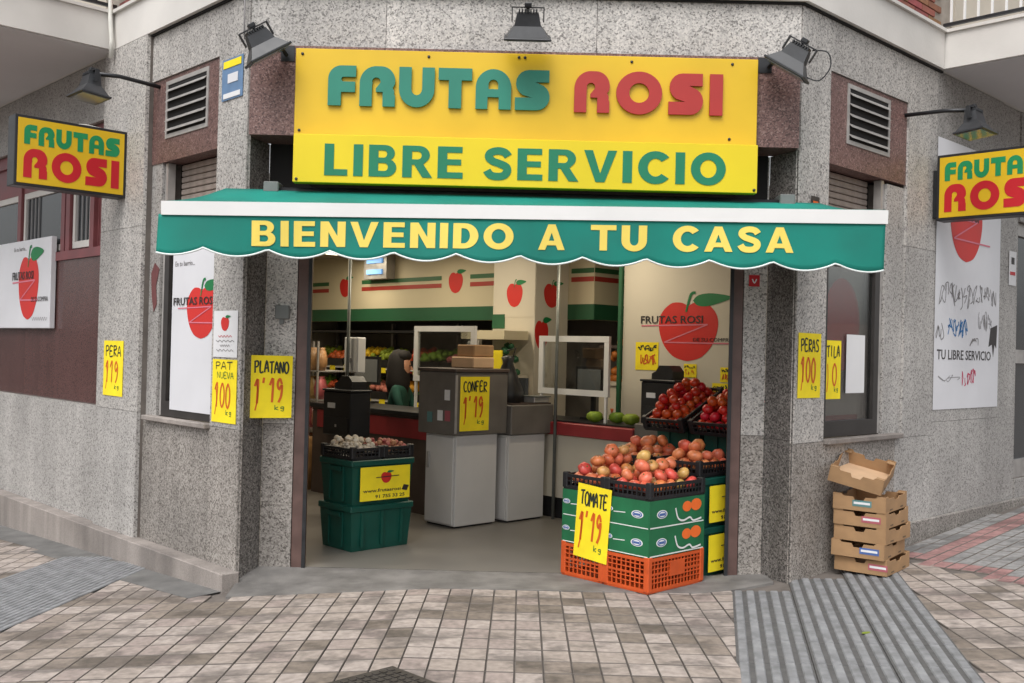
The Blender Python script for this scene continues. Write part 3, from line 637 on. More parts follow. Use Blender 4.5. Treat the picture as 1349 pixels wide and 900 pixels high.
# openings beside the door: brown panel with louvre over a roller shutter and a window
def bay(Mx, s, t0, t1, tw0, tw1, lv):
    X = lambda a, b: sorted((s*a, s*b))
    pan = link('stone_panel', MB().box(*X(t0+.004, t1-.004), .012, .16, 2.925, 3.566).mesh('stone_panel', G_BROWN), B, Mx)
    x0, x1 = X(*lv); z0, z1 = 3.10, 3.535
    vent = link('louvre', MB().box(x0, x1, .004, .0115, z0, z0+.03).box(x0, x1, .004, .0115, z1-.03, z1).box(x0, x0+.03, .004, .0115, z0+.031, z1-.031).box(x1-.03, x1, .004, .0115, z0+.031, z1-.031).mesh('louvre', M['alum']), B, Mx)
    MB().box(x0+.03, x1-.03, .0095, .0118, z0+.03, z1-.03).build('louvre_back', M['dark'], vent)
    n = 5; p = (z1-z0-.06)/n; wv = x1-x0-.06
    sm = MB().hexa([(-wv/2, -.022, -p*.22), (wv/2, -.022, -p*.22), (wv/2, .002, p*.10), (-wv/2, .002, p*.10), (-wv/2, -.022, -p*.14), (wv/2, -.022, -p*.14), (wv/2, .002, p*.18), (-wv/2, .002, p*.18)]).mesh('slat', M['alum'])
    for i in range(n): link('slat', sm, vent, T((x0+x1)/2, .006, z0+.03+(i+.42)*p))
    # roller shutter drawn half down behind the panel
    x0, x1 = X(t0+.01, tw1)
    sh = link('shutter', MB().box(x0, x1, .16, .17, 2.30, 2.92).mesh('shutter', M['carddark']), B, Mx)
    sm = MB().box(x0, x1, -.012, .0, -.021, .021, bev=.006).mesh('shutter_slat', M['shutter'])
    for i in range(13): link('shutter_slat', sm, sh, T(0, .158, 2.325+i*.0475))
    # window: frame, pane, sill
    x0, x1 = X(tw0, tw1)
    fr = MB(); fw = .075
    fr.box(x0, x0+fw, .03, .09, .99, 2.299).box(x1-fw, x1, .03, .09, .99, 2.299).box(x0+fw, x1-fw, .03, .09, .99, .99+fw*1.5).box(x0+fw, x1-fw, .03, .09, 2.22, 2.299)
    win = link('window', fr.mesh('window', M['frame']), B, Mx)
    MB().box(x0+fw, x1-fw, .055, .061, .99+fw*1.5, 2.22).build('pane', GLASS, win)
    MB().box(*X(t0-.0, t1-.06), -.045, .03, .947, .985, bev=.006).build('sill', G_KERB, win)
    if s > 0: MB().box(x0+.01, x1-.01, .14, .15, .99, 2.29).build('blind', M['curtain'], win); e_ = link('window_cling', MB().box(x0+.1, x0+.62, .0701, .0705, 1.10, 1.14).mesh('wc', M['redtrim']), win); me = fill([arc(x0+.36, 1.80, .27, .34, 0, 345, 23)], .0712, .0008); me.materials.append(M['applered']); link('apple_print', me, e_)
    gd = MB().box(*X(tw1+.005, tw1+.05), .04, .10, .99, 2.92); gd.build('shutter_guide', M['alum'], sh)
    return win
bay(FL, -1, .42, 1.50, .421, 1.26, (.585, 1.265))
bay(FR, 1, .40, 1.62, .401, 1.26, (.655, 1.32))
# dressing room for the window bays: side returns so no gap shows
for Mx, s, a, b in ((FL, -1, .42, 1.5), (FR, 1, .40, 1.62)):
    x0, x1 = sorted((s*a, s*b))
    MB().box(x0, x1, .171, .30, 2.25, 3.57).build('shutter_housing', M['dark'], B, Mx)
# upper windows of the left neighbour bay: maroon frames, white casement
o = MB(); o.box(-6.6, -2.30, .05, .15, 2.28, 2.36).box(-6.6, -2.30, .05, .15, 3.30, 3.42)
for t in (2.30, 2.74, 3.30, 3.42, 4.6): o.box(-t-.09, -t, .06, .15, 2.36, 3.30)
fr = o.build('maroon_frame', M['pinkf'], B, FL)
slm = MB().box(-.006, .006, -.006, .006, -.45, .45).mesh('panel_rib', M['pinkf'])
MB().box(-2.74, -2.39, .10, .14, 2.36, 3.30).build('ribbed_panel', M['pinkf'], fr)
for i in range(8): link('panel_rib', slm, fr, T(-2.42-i*.041, .095, 2.83))
for x0, x1 in ((-3.28, -2.85), (-4.58, -3.53), (-6.5, -4.71)):
    wn = link('neighbour_window', MB().box(x0, x0+.05, .085, .13, 2.38, 3.0).box(x1-.05, x1, .085, .13, 2.38, 3.0).box(x0+.05, x1-.05, .085, .13, 2.38, 2.44).box(x0+.05, x1-.05, .085, .13, 2.94, 3.0).mesh('neighbour_window', M['fascia']), B, FL)
    MB().box(x0+.05, x1-.05, .105, .11, 2.44, 2.94).build('pane', M['screen'], wn)
    for i in range(4): MB().box(x0+.08+i*.1, x0+.10+i*.1, .092, .10, 2.44, 2.94).build('window_bar', M['inkgrey'], wn)
    MB().box(x0, x1, .08, .14, 3.0, 3.30).build('blind_box', M['pinkf'], wn)
MB().box(-6.6, -2.3, .141, .3, 2.28, 3.42).build('left_infill', M['dark'], B, FL)
# glazed door beyond the right pier
dr = link('side_door', MB().box(4.03, 4.10, .06, .14, .45, 2.9).box(5.1, 5.19, .06, .14, .45, 2.9).box(4.10, 5.1, .06, .14, .45, .62).box(4.10, 5.1, .06, .14, 1.55, 1.68).box(4.10, 5.1, .06, .14, 2.78, 2.9).mesh('side_door', M['alum']), B, FR)
MB().box(4.10, 5.1, .09, .10, .62, 2.78).build('pane', M['screen'], dr)
# door frame: brown posts, head box
df = link('door_frame', MB().box(-1.505, -1.42, 0, .10, -.02, 2.95, bev=.004).mesh('door_frame', M['jamb']), B, frame(0, YD, 0)); MB().box(1.535, 1.610, 0, .10, .0, 2.95, bev=.004).build('door_post', M['jamb'], df)
MB().box(-1.42, 1.535, .0, .24, 2.50, 2.949).build('shutter_box', M['dark'], df)
for a in (-1.43, 1.515): MB().box(a, a+.025, -.012, -.001, -.02, 2.45).build('shutter_rail', M['blackm'], df)

# ------------------------------------------------------------ shop sign over the door
S = thing('shop_sign', 'wide yellow two-panel shop sign reading FRUTAS ROSI and LIBRE SERVICIO over the entrance', 'sign', FC @ T(0, 0, 0))
boxpart(S, 'upper_panel', M['yellow'], -1.485, 1.592, -.085, -.047, 2.95, 3.527, bev=.003)
boxpart(S, 'lower_panel', M['yellow2'], -1.465, 1.580, -.18, -.10, 2.62, 2.937, bev=.003)
boxpart(S, 'panel_bracket', M['dark'], -1.40, 1.50, -.099, .16, 2.64, 2.90)
word('FRUTAS', 'fat', -1.262, .209, 3.147, 3.413, -.092, .016, M['teal'], S, .10)
word('ROSI', 'fat', .372, 1.357, 3.142, 3.416, -.092, .016, M['red'], S, .17)
word('LIBRE SERVICIO', 'bold', -1.258, 1.372, 2.668, 2.876, -.181, .003, M['green'], S, .17, .42)
sc_ = MB().lathe([(0, -.001), (.010, -.001), (.010, .004), (.004, .006), (0, .006)], 8, Mx=Matrix.Rotation(R(90), 4, 'X')).mesh('screw', M['blackm'])
for x, z in ((-1.44, 3.49), (1.42, 3.49), (.0, 3.50), (.04, 3.50), (-1.45, 2.98), (1.41, 2.99), (-.6, 3.49), (.75, 3.49)): link('screw', sc_, S, T(x, -.086, z))
for x, z in ((1.56, 2.64), (-1.44, 2.64)): link('screw', sc_, S, T(x, -.181, z))
# ------------------------------------------------------------ awning
AW = thing('awning', 'teal canvas awning with white front bar and scalloped valance reading BIENVENIDO A TU CASA', 'awning')
XB0, XB1, XF0, XF1, YF = -1.93, 2.02, -2.17, 2.285, 6.20
tilt = lambda x: .012*x
def cz(x, s):  # canopy height, s 0 at wall to 1 at bar
    return 2.582-(.135-tilt(x))*s-.022*math.sin(math.pi*s)
mb = MB(); nx, ny = 24, 8; g = [[None]*(ny+1) for _ in range(nx+1)]
for i in range(nx+1):
    for j in range(ny+1):
        s = j/ny; f = i/nx; x = (XB0+(XB1-XB0)*f)*(1-s)+(XF0+(XF1-XF0)*f)*s
        g[i][j] = mb.bm.verts.new((x, 6.70+(YF+.02-6.70)*s, cz(x, s)+.003*math.sin(f*40)*s))
for i in range(nx):
    for j in range(ny):
        f_ = mb.bm.faces.new((g[i][j], g[i][j+1], g[i+1][j+1], g[i+1][j])); f_.smooth = True
can = mb.build('canopy', M['awn'], AW); md = can.modifiers.new('t', 'SOLIDIFY'); md.thickness = .003
mb = MB()
mb.hexa([(XF0, YF-.025, 2.356+tilt(XF0)), (XF1, YF-.025, 2.356+tilt(XF1)), (XF1, YF+.03, 2.356+tilt(XF1)), (XF0, YF+.03, 2.356+tilt(XF0)),
         (XF0, YF-.03, 2.44+tilt(XF0)), (XF1, YF-.03, 2.44+tilt(XF1)), (XF1, YF+.03, 2.448+tilt(XF1)), (XF0, YF+.03, 2.448+tilt(XF0))])
mb.build('front_bar', M['white'], AW)
def scal(x):   # lower edge of the valance
    p = ((x+1.905) / .388) % 1
    return 2.136-.05*math.sin(math.pi*p)**.85
def rip(x, z):
    d = 2.34-z
    return .035*d*math.sin(x*8.1+.6)+.05*d*math.sin(x*3.3)+(-.10*d*max(0, -1.85-x)*3)
mb = MB(); nx, nz = 190, 8; g = []
X0, X1 = XF0-.02, XF1-.01
for i in range(nx+1):
    x = X0+(X1-X0)*i/nx; b = scal(x); tp = 2.362+tilt(x); col = []
    for j in range(nz+1):
        z = tp+(b-tp)*j/nz; col.append(mb.bm.verts.new((x, YF-.012+rip(x, z), z)))
    g.append(col)
for i in range(nx):
    for j in range(nz):
        f_ = mb.bm.faces.new((g[i][j], g[i][j+1], g[i+1][j+1], g[i+1][j])); f_.smooth = True
val = mb.build('valance', M['awn'], AW); md = val.modifiers.new('t', 'SOLIDIFY'); md.thickness = .0025; md.offset = -1
mb = MB(); mb.tube([(X0+(X1-X0)*i/nx, YF-.013+rip(X0+(X1-X0)*i/nx, scal(X0+(X1-X0)*i/nx)), scal(X0+(X1-X0)*i/nx)) for i in range(nx+1)], .006, 6)
mb.build('piping', M['piping'], val)
wp = lambda v: Vector((v.x, v.y+rip(v.x, v.z), v.z+.012*v.x))
for wd, a, b in (('BIENVENIDO', -1.615, -.006), ('A', .146, .309), ('TU', .467, .813), ('CASA', .971, 1.713)):
    word(wd, 'bold', a, b, 2.172, 2.328, YF-.0148, .0008, M['awnlet'], AW, .17, warp=wp)
MB().tube([(-1.57, 6.72, 2.555), (1.75, 6.72, 2.555)], .045, 12).build('roller', M['blackm'], AW)
for x in (-1.62, 1.80):
    MB().box(x-.05, x+.05, 6.66, 6.80, 2.56, 2.63, bev=.006).build('roller_bracket', M['boxgrey'], AW)
for s, x in ((-1, -1.45), (1, 1.55)):
    MB().tube([(x, 6.72, 2.50), (x-s*.55, 6.50, 2.42), (x+s*.3, 6.22, 2.36)], .017, 8).build('arm', M['fascia'], AW)

# ------------------------------------------------------------ projecting light-box signs
def boxsign(Mx, label):
    r = thing('light_box_sign', label, 'sign', Mx, 'projecting yellow FRUTAS ROSI signs')
    # local: x along the arm outwards from the wall, y thickness, z up
    W, H = .845, .53
    MB().box(0, W, -.075, .075, 0, H, bev=.004).build('casing', M['black'], r)
    for s in (-1, 1):
        MB().box(.022, W-.022, s*.0752-.002, s*.0752+.002, .022, H-.022).build('face_panel', M['yellow'], r)
    return r
# the two faces that can be read; the left sign is read outwards-to-wall, the right one wall-to-outwards
root = FL @ T(-1.90, -.05, 2.69) @ Matrix.Rotation(R(-90), 4, 'Z')      # x now points out of the wall
sgnL = boxsign(root, 'yellow FRUTAS ROSI light-box sign projecting from the wall at far left')
def face_words(r, flip):
    e = link('printed_face', MB().box(.024, .821, -.0795, -.0775, .024, .506).mesh('pf', M['yellow']), r, (T(.845, 0, 0) @ Matrix.Rotation(math.pi, 4, 'Z')) if flip else None)
    word('FRUTAS', 'fat', .065, .785, .315, .462, -.0797, .002, M['signgreen'], e, .10, joined=False)
    word('ROSI', 'fat', .065, .785, .065, .285, -.0797, .002, M['signred'], e, .17, joined=False)
    return e
face_words(sgnL, True); face_words(sgnL, False)
MB().box(-.05, .0, -.035, .035, .03, .42, bev=.004).build('wall_bracket', M['blackm'], sgnL)
sgnR = boxsign(FR @ T(2.12, -.05, 2.685) @ Matrix.Rotation(R(-90), 4, 'Z'), 'yellow FRUTAS ROSI light-box sign projecting at far right, cut by the edge')
face_words(sgnR, True); face_words(sgnR, False)
MB().box(-.05, .0, -.035, .035, .03, .42, bev=.004).build('wall_bracket', M['blackm'], sgnR)
MB().tube([(.08, 0, .533), (.3, .01, .545), (.42, 0, .533)], .006, 6).build('cable', M['cable'], sgnL)

# ------------------------------------------------------------ floodlights
def floodlight(Mx, label, arm=None):
    """head at the origin, lamp glass facing -Z tipped by the matrix; local +Y towards the wall"""
    r = thing('floodlight', label, 'floodlight', Mx @ Matrix.Scale(1.14, 4), 'floodlights above the shop front')
    h = MB(); h.hexa([(-.075, -.045, .03), (.075, -.045, .03), (.075, .045, .03), (-.075, .045, .03), (-.06, -.035, .10), (.06, -.035, .10), (.06, .035, .10), (-.06, .035, .10)])
    h.hexa([(-.12, -.085, -.03), (.12, -.085, -.03), (.12, .085, -.03), (-.12, .085, -.03), (-.076, -.046, .03), (.076, -.046, .03), (.076, .046, .03), (-.076, .046, .03)])
    h.build('housing', M['lampg'], r)
    MB().box(-.132, .132, -.097, .097, -.045, -.0305, bev=.003).build('rim', M['lampg'], r)
    MB().box(-.115, .115, -.08, .08, -.049, -.0455).build('lens', M['lampglass'], r)
    fin = MB().box(-.004, .004, -.04, .04, .10, .118).mesh('fin', M['lampg'])
    for i in range(7): link('fin', fin, r, T(-.048+i*.016, 0, 0))
    MB().box(-.092, -.086, -.014, .014, .05, .125).box(.086, .092, -.014, .014, .05, .125).box(-.092, .092, -.014, .014, .1251, .131).build('yoke', M['blackm'], r)
    MB().box(-.02, .02, -.02, .02, .131, .155, bev=.003).build('knuckle', M['blackm'], r)
    return r
def arm(r, pts_world, rad=.014):
    inv = r.matrix_basis.inverted(); MB().tube([inv @ Vector(p) for p in pts_world], rad, 8).build('arm', M['blackm'], r)
fm = FC @ T(.05, -.30, 3.61) @ Matrix.Rotation(R(24), 4, 'X')
f = floodlight(fm, 'black floodlight on the granite above the middle of the shop sign')
arm(f, [fm @ Vector((0, 0, .15)), FC @ Vector((.05, -.20, 3.80)), FC @ Vector((.05, 0, 3.74))], .012)
fm = FC @ T(-1.655, -.24, 3.47) @ Matrix.Rotation(R(-30), 4, 'Y') @ Matrix.Rotation(R(16), 4, 'X') @ Matrix.Rotation(R(20), 4, 'Z')
f = floodlight(fm, 'tilted black floodlight at the left top corner of the sign')
arm(f, [fm @ Vector((0, 0, .14)), FC @ Vector((-1.58, -.17, 3.53)), FC @ Vector((-1.55, -.07, 3.48))], .012)
MB().box(-1.60, -1.52, -.075, -.047, 3.45, 3.54).build('mount_plate', M['blackm'], f, fm.inverted() @ FC)
fm = FC @ T(1.765, -.24, 3.46) @ Matrix.Rotation(R(30), 4, 'Y') @ Matrix.Rotation(R(16), 4, 'X') @ Matrix.Rotation(R(-20), 4, 'Z')
f = floodlight(fm, 'tilted black floodlight at the right top corner of the sign')
arm(f, [fm @ Vector((0, 0, .14)), FC @ Vector((1.70, -.17, 3.52)), FC @ Vector((1.665, -.07, 3.48))], .012)
MB().box(1.62, 1.70, -.075, -.047, 3.45, 3.54).build('mount_plate', M['blackm'], f, fm.inverted() @ FC)
mb = MB(); mb.tube([(p[0], .02, p[1]) for p in spline([(.06, .12), (.14, .15), (.20, .09), (.19, 0), (.12, -.02)], 5)], .004, 6); mb.build('loose_cable', M['blackm'], f)
fm = FL @ T(-1.40, -.52, 3.385) @ Matrix.Rotation(R(-6), 4, 'X')
f = floodlight(fm, 'black floodlight on a long arm above the left light-box sign')
arm(f, [fm @ Vector((0, .02, .14)), FL @ Vector((-1.40, -.30, 3.54)), FL @ Vector((-1.39, .012, 3.52))])
fm = FR @ T(1.60, -.52, 3.30) @ Matrix.Rotation(R(-6), 4, 'X')
f = floodlight(fm, 'black floodlight on a long arm above the right light-box sign')
arm(f, [fm @ Vector((0, .02, .14)), FR @ Vector((1.59, -.30, 3.46)), FR @ Vector((1.585, .012, 3.47))])

# ------------------------------------------------------------ papers, posters and plates on the walls
def sheetp(name, label, cat, Mx, x0, x1, z0, z1, m, y=-.004, th=.002, group=None):
    """flat sheet fixed to a wall; local origin at its lower left corner, front face at y = 0"""
    r = thing(name, label, cat, Mx @ T(x0, y-th, z0), group)
    W, H = x1-x0, z1-z0; mb = MB(); n = 5; g = []
    rnd = random.Random(int(abs(x0)*1000)+int(z0*100))
    for i in range(n+1): g.append([mb.bm.verts.new((W*i/n, rnd.uniform(-.0004, .0004), H*j/n)) for j in range(n+1)])
    for i in range(n):
        for j in range(n): mb.bm.faces.new((g[i][j], g[i+1][j], g[i+1][j+1], g[i][j+1]))
    o = mb.build('paper' if m in (M['price'], M['paper']) else 'sheet', m, r); md = o.modifiers.new('t', 'SOLIDIFY'); md.thickness = th*.5; md.offset = -1
    return r, W, H
def price(label, Mx, x0, x1, z0, z1, word_, num, y=-.004, tail='2', wk='marker', two=None):
    r, W, H = sheetp('price_sheet', label, 'price sheet', Mx, x0, x1, z0, z1, M['price'], y, group='handwritten yellow price sheets')
    if two: 
        hand(word_, W*.12, W*.85, H*.84, H*.96, H*.016, -.001, M[wk], r); hand(two, W*.2, W*.9, H*.70, H*.80, H*.012, -.001, M['markerg'], r)
    else: hand(word_, W*.10, W*.92, H*.72, H*.91, H*.026, -.001, M[wk], r)
    hand(num, W*.10, W*.80, H*.24, H*.62, H*.036, -.001, M['priceorange'], r)
    ribbons([[(W*.16, H*.60), (W*.20, H*.36), (W*.14, H*.12)]], H*.022, -.001, M['priceorange'], r)
    hand('kg', W*.58, W*.86, H*.13, H*.21, H*.012, -.001, M['markerg'], r)
    return r
WD = frame(0, YD, 0)
price('yellow price sheet PLATANO on the granite left of the door', frame(-1.79, 6.905, math.degrees(math.atan2(.115, .265))), 0, .29, 1.045, 1.475, 'PLATANO', "1'19", -.012)
price('yellow price sheet on the corner pier left of the door, under a white notice', FL, -.385, -.045, 1.005, 1.44, 'PAT', '100', two='NUEVA')
price('small yellow price sheet on the pilaster beside the polished brown stone', FL, -2.15, -1.77, 1.105, 1.55, 'PERA', '119', y=-.054)
price('yellow price sheet PERAS on the corner pier right of the door', FR, .03, .33, 1.277, 1.72, 'PERAS', '100')
price('yellow price sheet on the glass of the right window', FR, .49, .72, 1.26, 1.68, 'TILA', '40', y=.052)
sheetp('blank_notice', 'blank white sheet of paper on the right window glass', 'notice', FR, .80, 1.08, 1.30, 1.73, M['paper'], .052)
r, W, H = sheetp('notice', 'small white notice with a red apple on the pier left of the door', 'notice', FL, -.385, -.05, 1.455, 1.775, M['paper'])
apple(r, W*.48, H*.72, W*.34, H*.30, -.001, False, False, False, True)
for i, (a, b) in enumerate(((.22, .78), (.12, .88), (.3, .7), (.15, .85))):
    ribbons([[(W*(a+(b-a)*k/9), H*(.45-i*.1)+H*.018*(-1)**k) for k in range(10)]], H*.014, -.002, M['signred'] if i == 0 else M['inkgrey'], r, 'small_print')
# window poster
r, W, H = sheetp('window_poster', 'tall white poster with red apple in the left window', 'poster', FL, -1.105, -.43, 1.045, 2.298, M['vinyl'], .027)
text('En tu barrio...', W*.06, W*.52, H*.855, H*.885, -.001, M['inkgrey'], r)
apple(r, W*.70, H*.58, W*.68, H*.30, -.001, False, False)
text('FRUTAS ROSI', W*.05, W*.98, H*.622, H*.668, -.0052, M['ink'], r, .012)
# wall poster with graffiti, far right
r, W, H = sheetp('wall_poster', 'tall white poster with red apple and graffiti scribbles on the right wall', 'poster', FR, 2.16, 3.53, 1.15, 3.40, M['vinyl'])
apple(r, W*.44, H*.695, W*.50, H*.265, -.001, False)
text('FRUTAS ROSI', W*.03, W*.62, H*.72, H*.755, -.0055, M['ink'], r, .012)
text('TU LIBRE SERVICIO', W*.04, W*.87, H*.185, H*.222, -.001, M['ink'], r, .008)
def scribble(r, x0, x1, z0, z1, n, wd, m, seed):
    rd = random.Random(seed); st = []
    for i in range(n):
        cx = x0+(x1-x0)*(i+.5)/n; hw = (x1-x0)/n*.75
        st.append([(cx+rd.uniform(-hw, hw), z0+(z1-z0)*rd.random()) for _ in range(rd.randint(4, 6))])
    ribbons(st, wd, -.001, m, r, 'graffiti')
scribble(r, W*.06, W*.50, H*.375, H*.475, 10, .009, M['inkgrey'], 1); scribble(r, W*.52, W*.93, H*.40, H*.48, 9, .009, M['inkgrey'], 2)
scribble(r, W*.17, W*.48, H*.27, H*.34, 9, .012, M['inkblue'], 3); scribble(r, W*.66, W*.88, H*.30, H*.375, 7, .006, M['inkgrey'], 4)
scribble(r, W*.02, W*.13, H*.26, H*.32, 3, .010, M['inkgrey'], 5); scribble(r, W*.52, W*.66, H*.24, H*.28, 3, .010, M['inkgrey'], 6)
scribble(r, W*.42, W*.62, H*.085, H*.155, 7, .010, M['inkmag'], 8); scribble(r, W*.06, W*.36, H*.09, H*.14, 2, .005, M['inkgrey'], 9)
st = fill([[(W*.83, H*.24), (W*.86, H*.315), (W*.97, H*.33), (W*.96, H*.235), (W*.93, H*.25), (W*.91, H*.20), (W*.885, H*.25)]], -.0012, .001); st.materials.append(M['ink']); link('black_stain', st, r)
# board on the polished stone, far left
r = thing('apple_board', 'white board with red apple on polished brown stone at far left', 'board', FL @ T(-5.15, .01, 1.65))
boxpart(r, 'panel', M['vinyl'], 0, 1.56, 0, .05, 0, .86, bev=.004)
apple(r, .98, .40, .56, .62, -.001, True, False)
text('En tu barrio...', .55, .90, .76, .80, -.001, M['inkgrey'], r)
ribbons([[(1.10+.4*k/14, .09+.016*(-1)**k) for k in range(15)]], .006, -.001, M['inkgrey'], r, 'small_print'); text('DE SU COMPRA', 1.08, 1.52, .255, .30, -.0055, M['ink'], r)
for z in (.08, .72): MB().box(.2, 1.4, .051, .062, z, z+.04).build('batten', M['alum'], r)
# plates
r, W, H = sheetp('alarm_plate', 'small blue and yellow plate high on the left corner pier', 'plate', FL, -.36, -.07, 3.235, 3.52, M['plaqueb'], -.004, .004)
boxpart(r, 'yellow_band', M['price'], W*.08, W*.92, -.004, -.0015, H*.78, H*.95); boxpart(r, 'pale_frame', M['vinyl'], W*.30, W*.78, -.004, -.0015, H*.40, H*.62); boxpart(r, 'pale_strip', M['paper'], W*.1, W*.9, -.004, -.0015, H*.04, H*.16)
r, W, H = sheetp('street_plate', 'small dark metal plate on the right pier above the awning', 'plate', FR, .15, .26, 2.55, 2.66, M['iron'], -.004, .005)
boxpart(r, 'number_tile', M['priceorange'], W*.2, W*.8, -.003, -.001, H*.3, H*.7)
r = thing('junction_box', 'grey junction box on the granite above the PLATANO price sheet', 'box', WD @ T(-1.655, 0, 1.73)); boxpart(r, 'lid', M['boxgrey'], 0, .10, -.03, -.001, 0, .095, bev=.005); boxpart(r, 'gland', M['boxgrey'], .03, .06, -.02, -.004, -.035, -.001)
r, W, H = sheetp('alarm_sticker', 'small red sticker on the granite right of the door', 'sticker', WD, 1.645, 1.72, 2.04, 2.12, M['signred'], -.004, .002); ribbons([[(W*.3, H*.65), (W*.5, H*.3), (W*.7, H*.65)]], .008, -.001, M['paper'], r, 'mark_print')
r, W, H = sheetp('parking_notice', 'small white notice with red print at the far right edge', 'notice', FR, 3.79, 3.97, 2.28, 2.60, M['paper'], .010); boxpart(r, 'pictogram', M['ink'], W*.3, W*.7, -.003, -.001, H*.62, H*.82); boxpart(r, 'red_line', M['signred'], W*.15, W*.85, -.003, -.001, H*.30, H*.40)
r = tag(MB().prism([(0, 0), (.05, .06), (.03, .2), (.08, .33), (.0, .38), (-.06, .3), (-.04, .12)], -.003, -.0005).build('paint_mark', M['rustpaint'], None, FL @ T(-1.40, .018, 1.78)), 'dark red paint patch on the granite left of the poster window', 'paint mark')
r = tag(MB().tube([(-2.16, -.06, 4.7), (-2.15, -.085, 4.42), (-2.12, -.095, 4.2), (-2.09, -.09, 4.0), (-2.11, -.085, 3.86)], .018, 10).build('hanging_pipe', M['cable'], None, FL), 'white flexible pipe hanging over the slab edge at upper left', 'pipe')
r = tag(MB().tube([(-.03, -.03, 3.94), (-.03, -.03, 3.72), (-.02, -.03, 3.60)], .006, 6).build('lamp_cable', M['inkgrey'], None, FL), 'thin cable running down to the left corner floodlight', 'cable')

# ------------------------------------------------------------ shop interior (K frame: x towards back right, y towards back left)
def KX(X): return frame(X*math.cos(R(44)), X*math.sin(R(44)), -46)   # face x = X seen from the door: local x = -y
def KY(Y): return K @ T(0, Y, 0)                                     # face y = Y seen from the door: local x = x
kw = lambda x, y, z=0: K @ Vector((x, y, z))
fl = [(-1.75, 7.061), (1.80, 7.061)]+[tuple(kw(*p)[:2]) for p in ((6.4, 3.80), (9.9, 3.80), (9.9, 12.8), (3.6, 12.8), (3.6, 6.3))]
tag(MB().quadz([(x, y, .005) for x, y in fl]).build('shop_floor', M['floor']), kind='structure')
tag(MB().quadz([(x, y, 2.75) for x, y in fl][::-1]).build('shop_ceiling', M['ceil']), kind='structure')
tag(MB().box(9.7, 9.8, 3.7, 12.8, 0, 2.749).build('back_wall', M['creamw'], None, K), kind='structure')
tag(MB().box(3.7, 9.7, 12.6, 12.7, 0, 2.749).build('far_wall', M['creamw'], None, K), kind='structure')
tag(MB().box(8.55, 8.65, 6.9, 12.6, 0, 2.749).build('shelf_back_wall', M['grey'], None, K), kind='structure')
# fascia above the produce shelves
fa = thing('produce_fascia', 'cream fascia with green and red stripes above the produce shelves at the back', 'fascia', KX(7.8))
boxpart(fa, 'panel', M['cream'], -12.59, -6.88, 0, .12, 1.89, 2.748); boxpart(fa, 'lower_band', M['bandg'], -12.59, -6.878, -.012, -.001, 1.89, 2.05)
for y0, y1 in ((12.55, 11.72), (10.95, 9.32), (8.80, 7.9), (7.2, 6.885)):
    boxpart(fa, 'green_stripe', M['stripeg'], -y0, -y1, -.004, -.001, 2.375, 2.425); boxpart(fa, 'red_stripe', M['striper'], -y0, -y1, -.004, -.001, 2.285, 2.335)
for y in (11.33, 9.06): apple(fa, -y, 2.34, .26, .25, -.001, False, False, False, True)
fr_ = thing('produce_fascia', 'short striped fascia return turning the corner beside the apple wall', 'fascia', KY(6.878))
boxpart(fr_, 'panel', M['cream'], 7.805, 9.69, .0, .11, 1.89, 2.748); boxpart(fr_, 'lower_band', M['bandg'], 7.79, 9.69, -.013, -.001, 1.89, 2.05); boxpart(fr_, 'green_stripe', M['stripeg'], 7.8, 9.69, -.004, -.001, 2.375, 2.425); boxpart(fr_, 'red_stripe', M['striper'], 7.8, 9.69, -.004, -.001, 2.285, 2.335)
# column with apple prints
co = thing('column', 'cream square column with two apple prints in the middle of the shop', 'column', K @ T(7.3, 7.234, 0))
boxpart(co, 'shaft', M['creamw'], 0, .49, 0, .625, .005, 2.748)
e = link('front_print', MB().box(-.62, -.005, -.003, -.001, 1.9, 2.5).mesh('fp', M['creamw']), co, co.matrix_basis.inverted() @ KX(7.3) @ T(-7.234, 0, 0)); apple(e, -.30, 2.13, .24, .25, -.003, False, False, False)
e = link('side_print', MB().box(.005, .485, -.003, -.001, 1.5, 2.5).mesh('sp', M['creamw']), co); apple(e, .24, 2.13, .24, .25, -.003, False, False, False); apple(e, .10, 1.72, .2, .3, -.003, False, False, False, True)
boxpart(co, 'green_base_band', M['bandg'], -.006, .49, .44, .63, 1.78, 1.93)
# wall with the big apple
aw = thing('apple_wall', 'cream partition wall with a big red apple emblem inside the shop', 'wall', KX(7.45))
boxpart(aw, 'panel', M['creamw'], -6.19, -3.86, 0, .09, .005, 2.748); apple(aw, -5.44, 1.77, .66, .54, -.001)
MB().box(-6.235, -6.20, -.03, .005, .005, 2.748).build('green_post', M['bandg'], aw)
for i, (a, b, z0, z1) in enumerate(((6.03, 5.76, 1.40, 1.66), (5.68, 5.53, 1.33, 1.44), (5.47, 5.33, 1.35, 1.47), (5.08, 4.98, 1.32, 1.45), (5.16, 4.99, 1.14, 1.31))):
    lab = ('large yellow offer card left of the apple on the shop wall', 'small yellow card just under the apple, left one', 'small yellow card just under the apple, right one', 'small yellow card near the door post on the apple wall', 'lowest yellow card on the apple wall beside the tomatoes')[i]
    r, W, H = sheetp('offer_card', lab, 'price card', KX(7.45), -a, -b, z0, z1, M['price'], -.003, group='yellow cards on the apple wall')
    scribble(r, W*.1, W*.9, H*.68, H*.9, 5, H*.04, M['marker'], 40+i); scribble(r, W*.15, W*.85, H*.15, H*.58, 4, H*.05, M['priceorange'], 50+i)
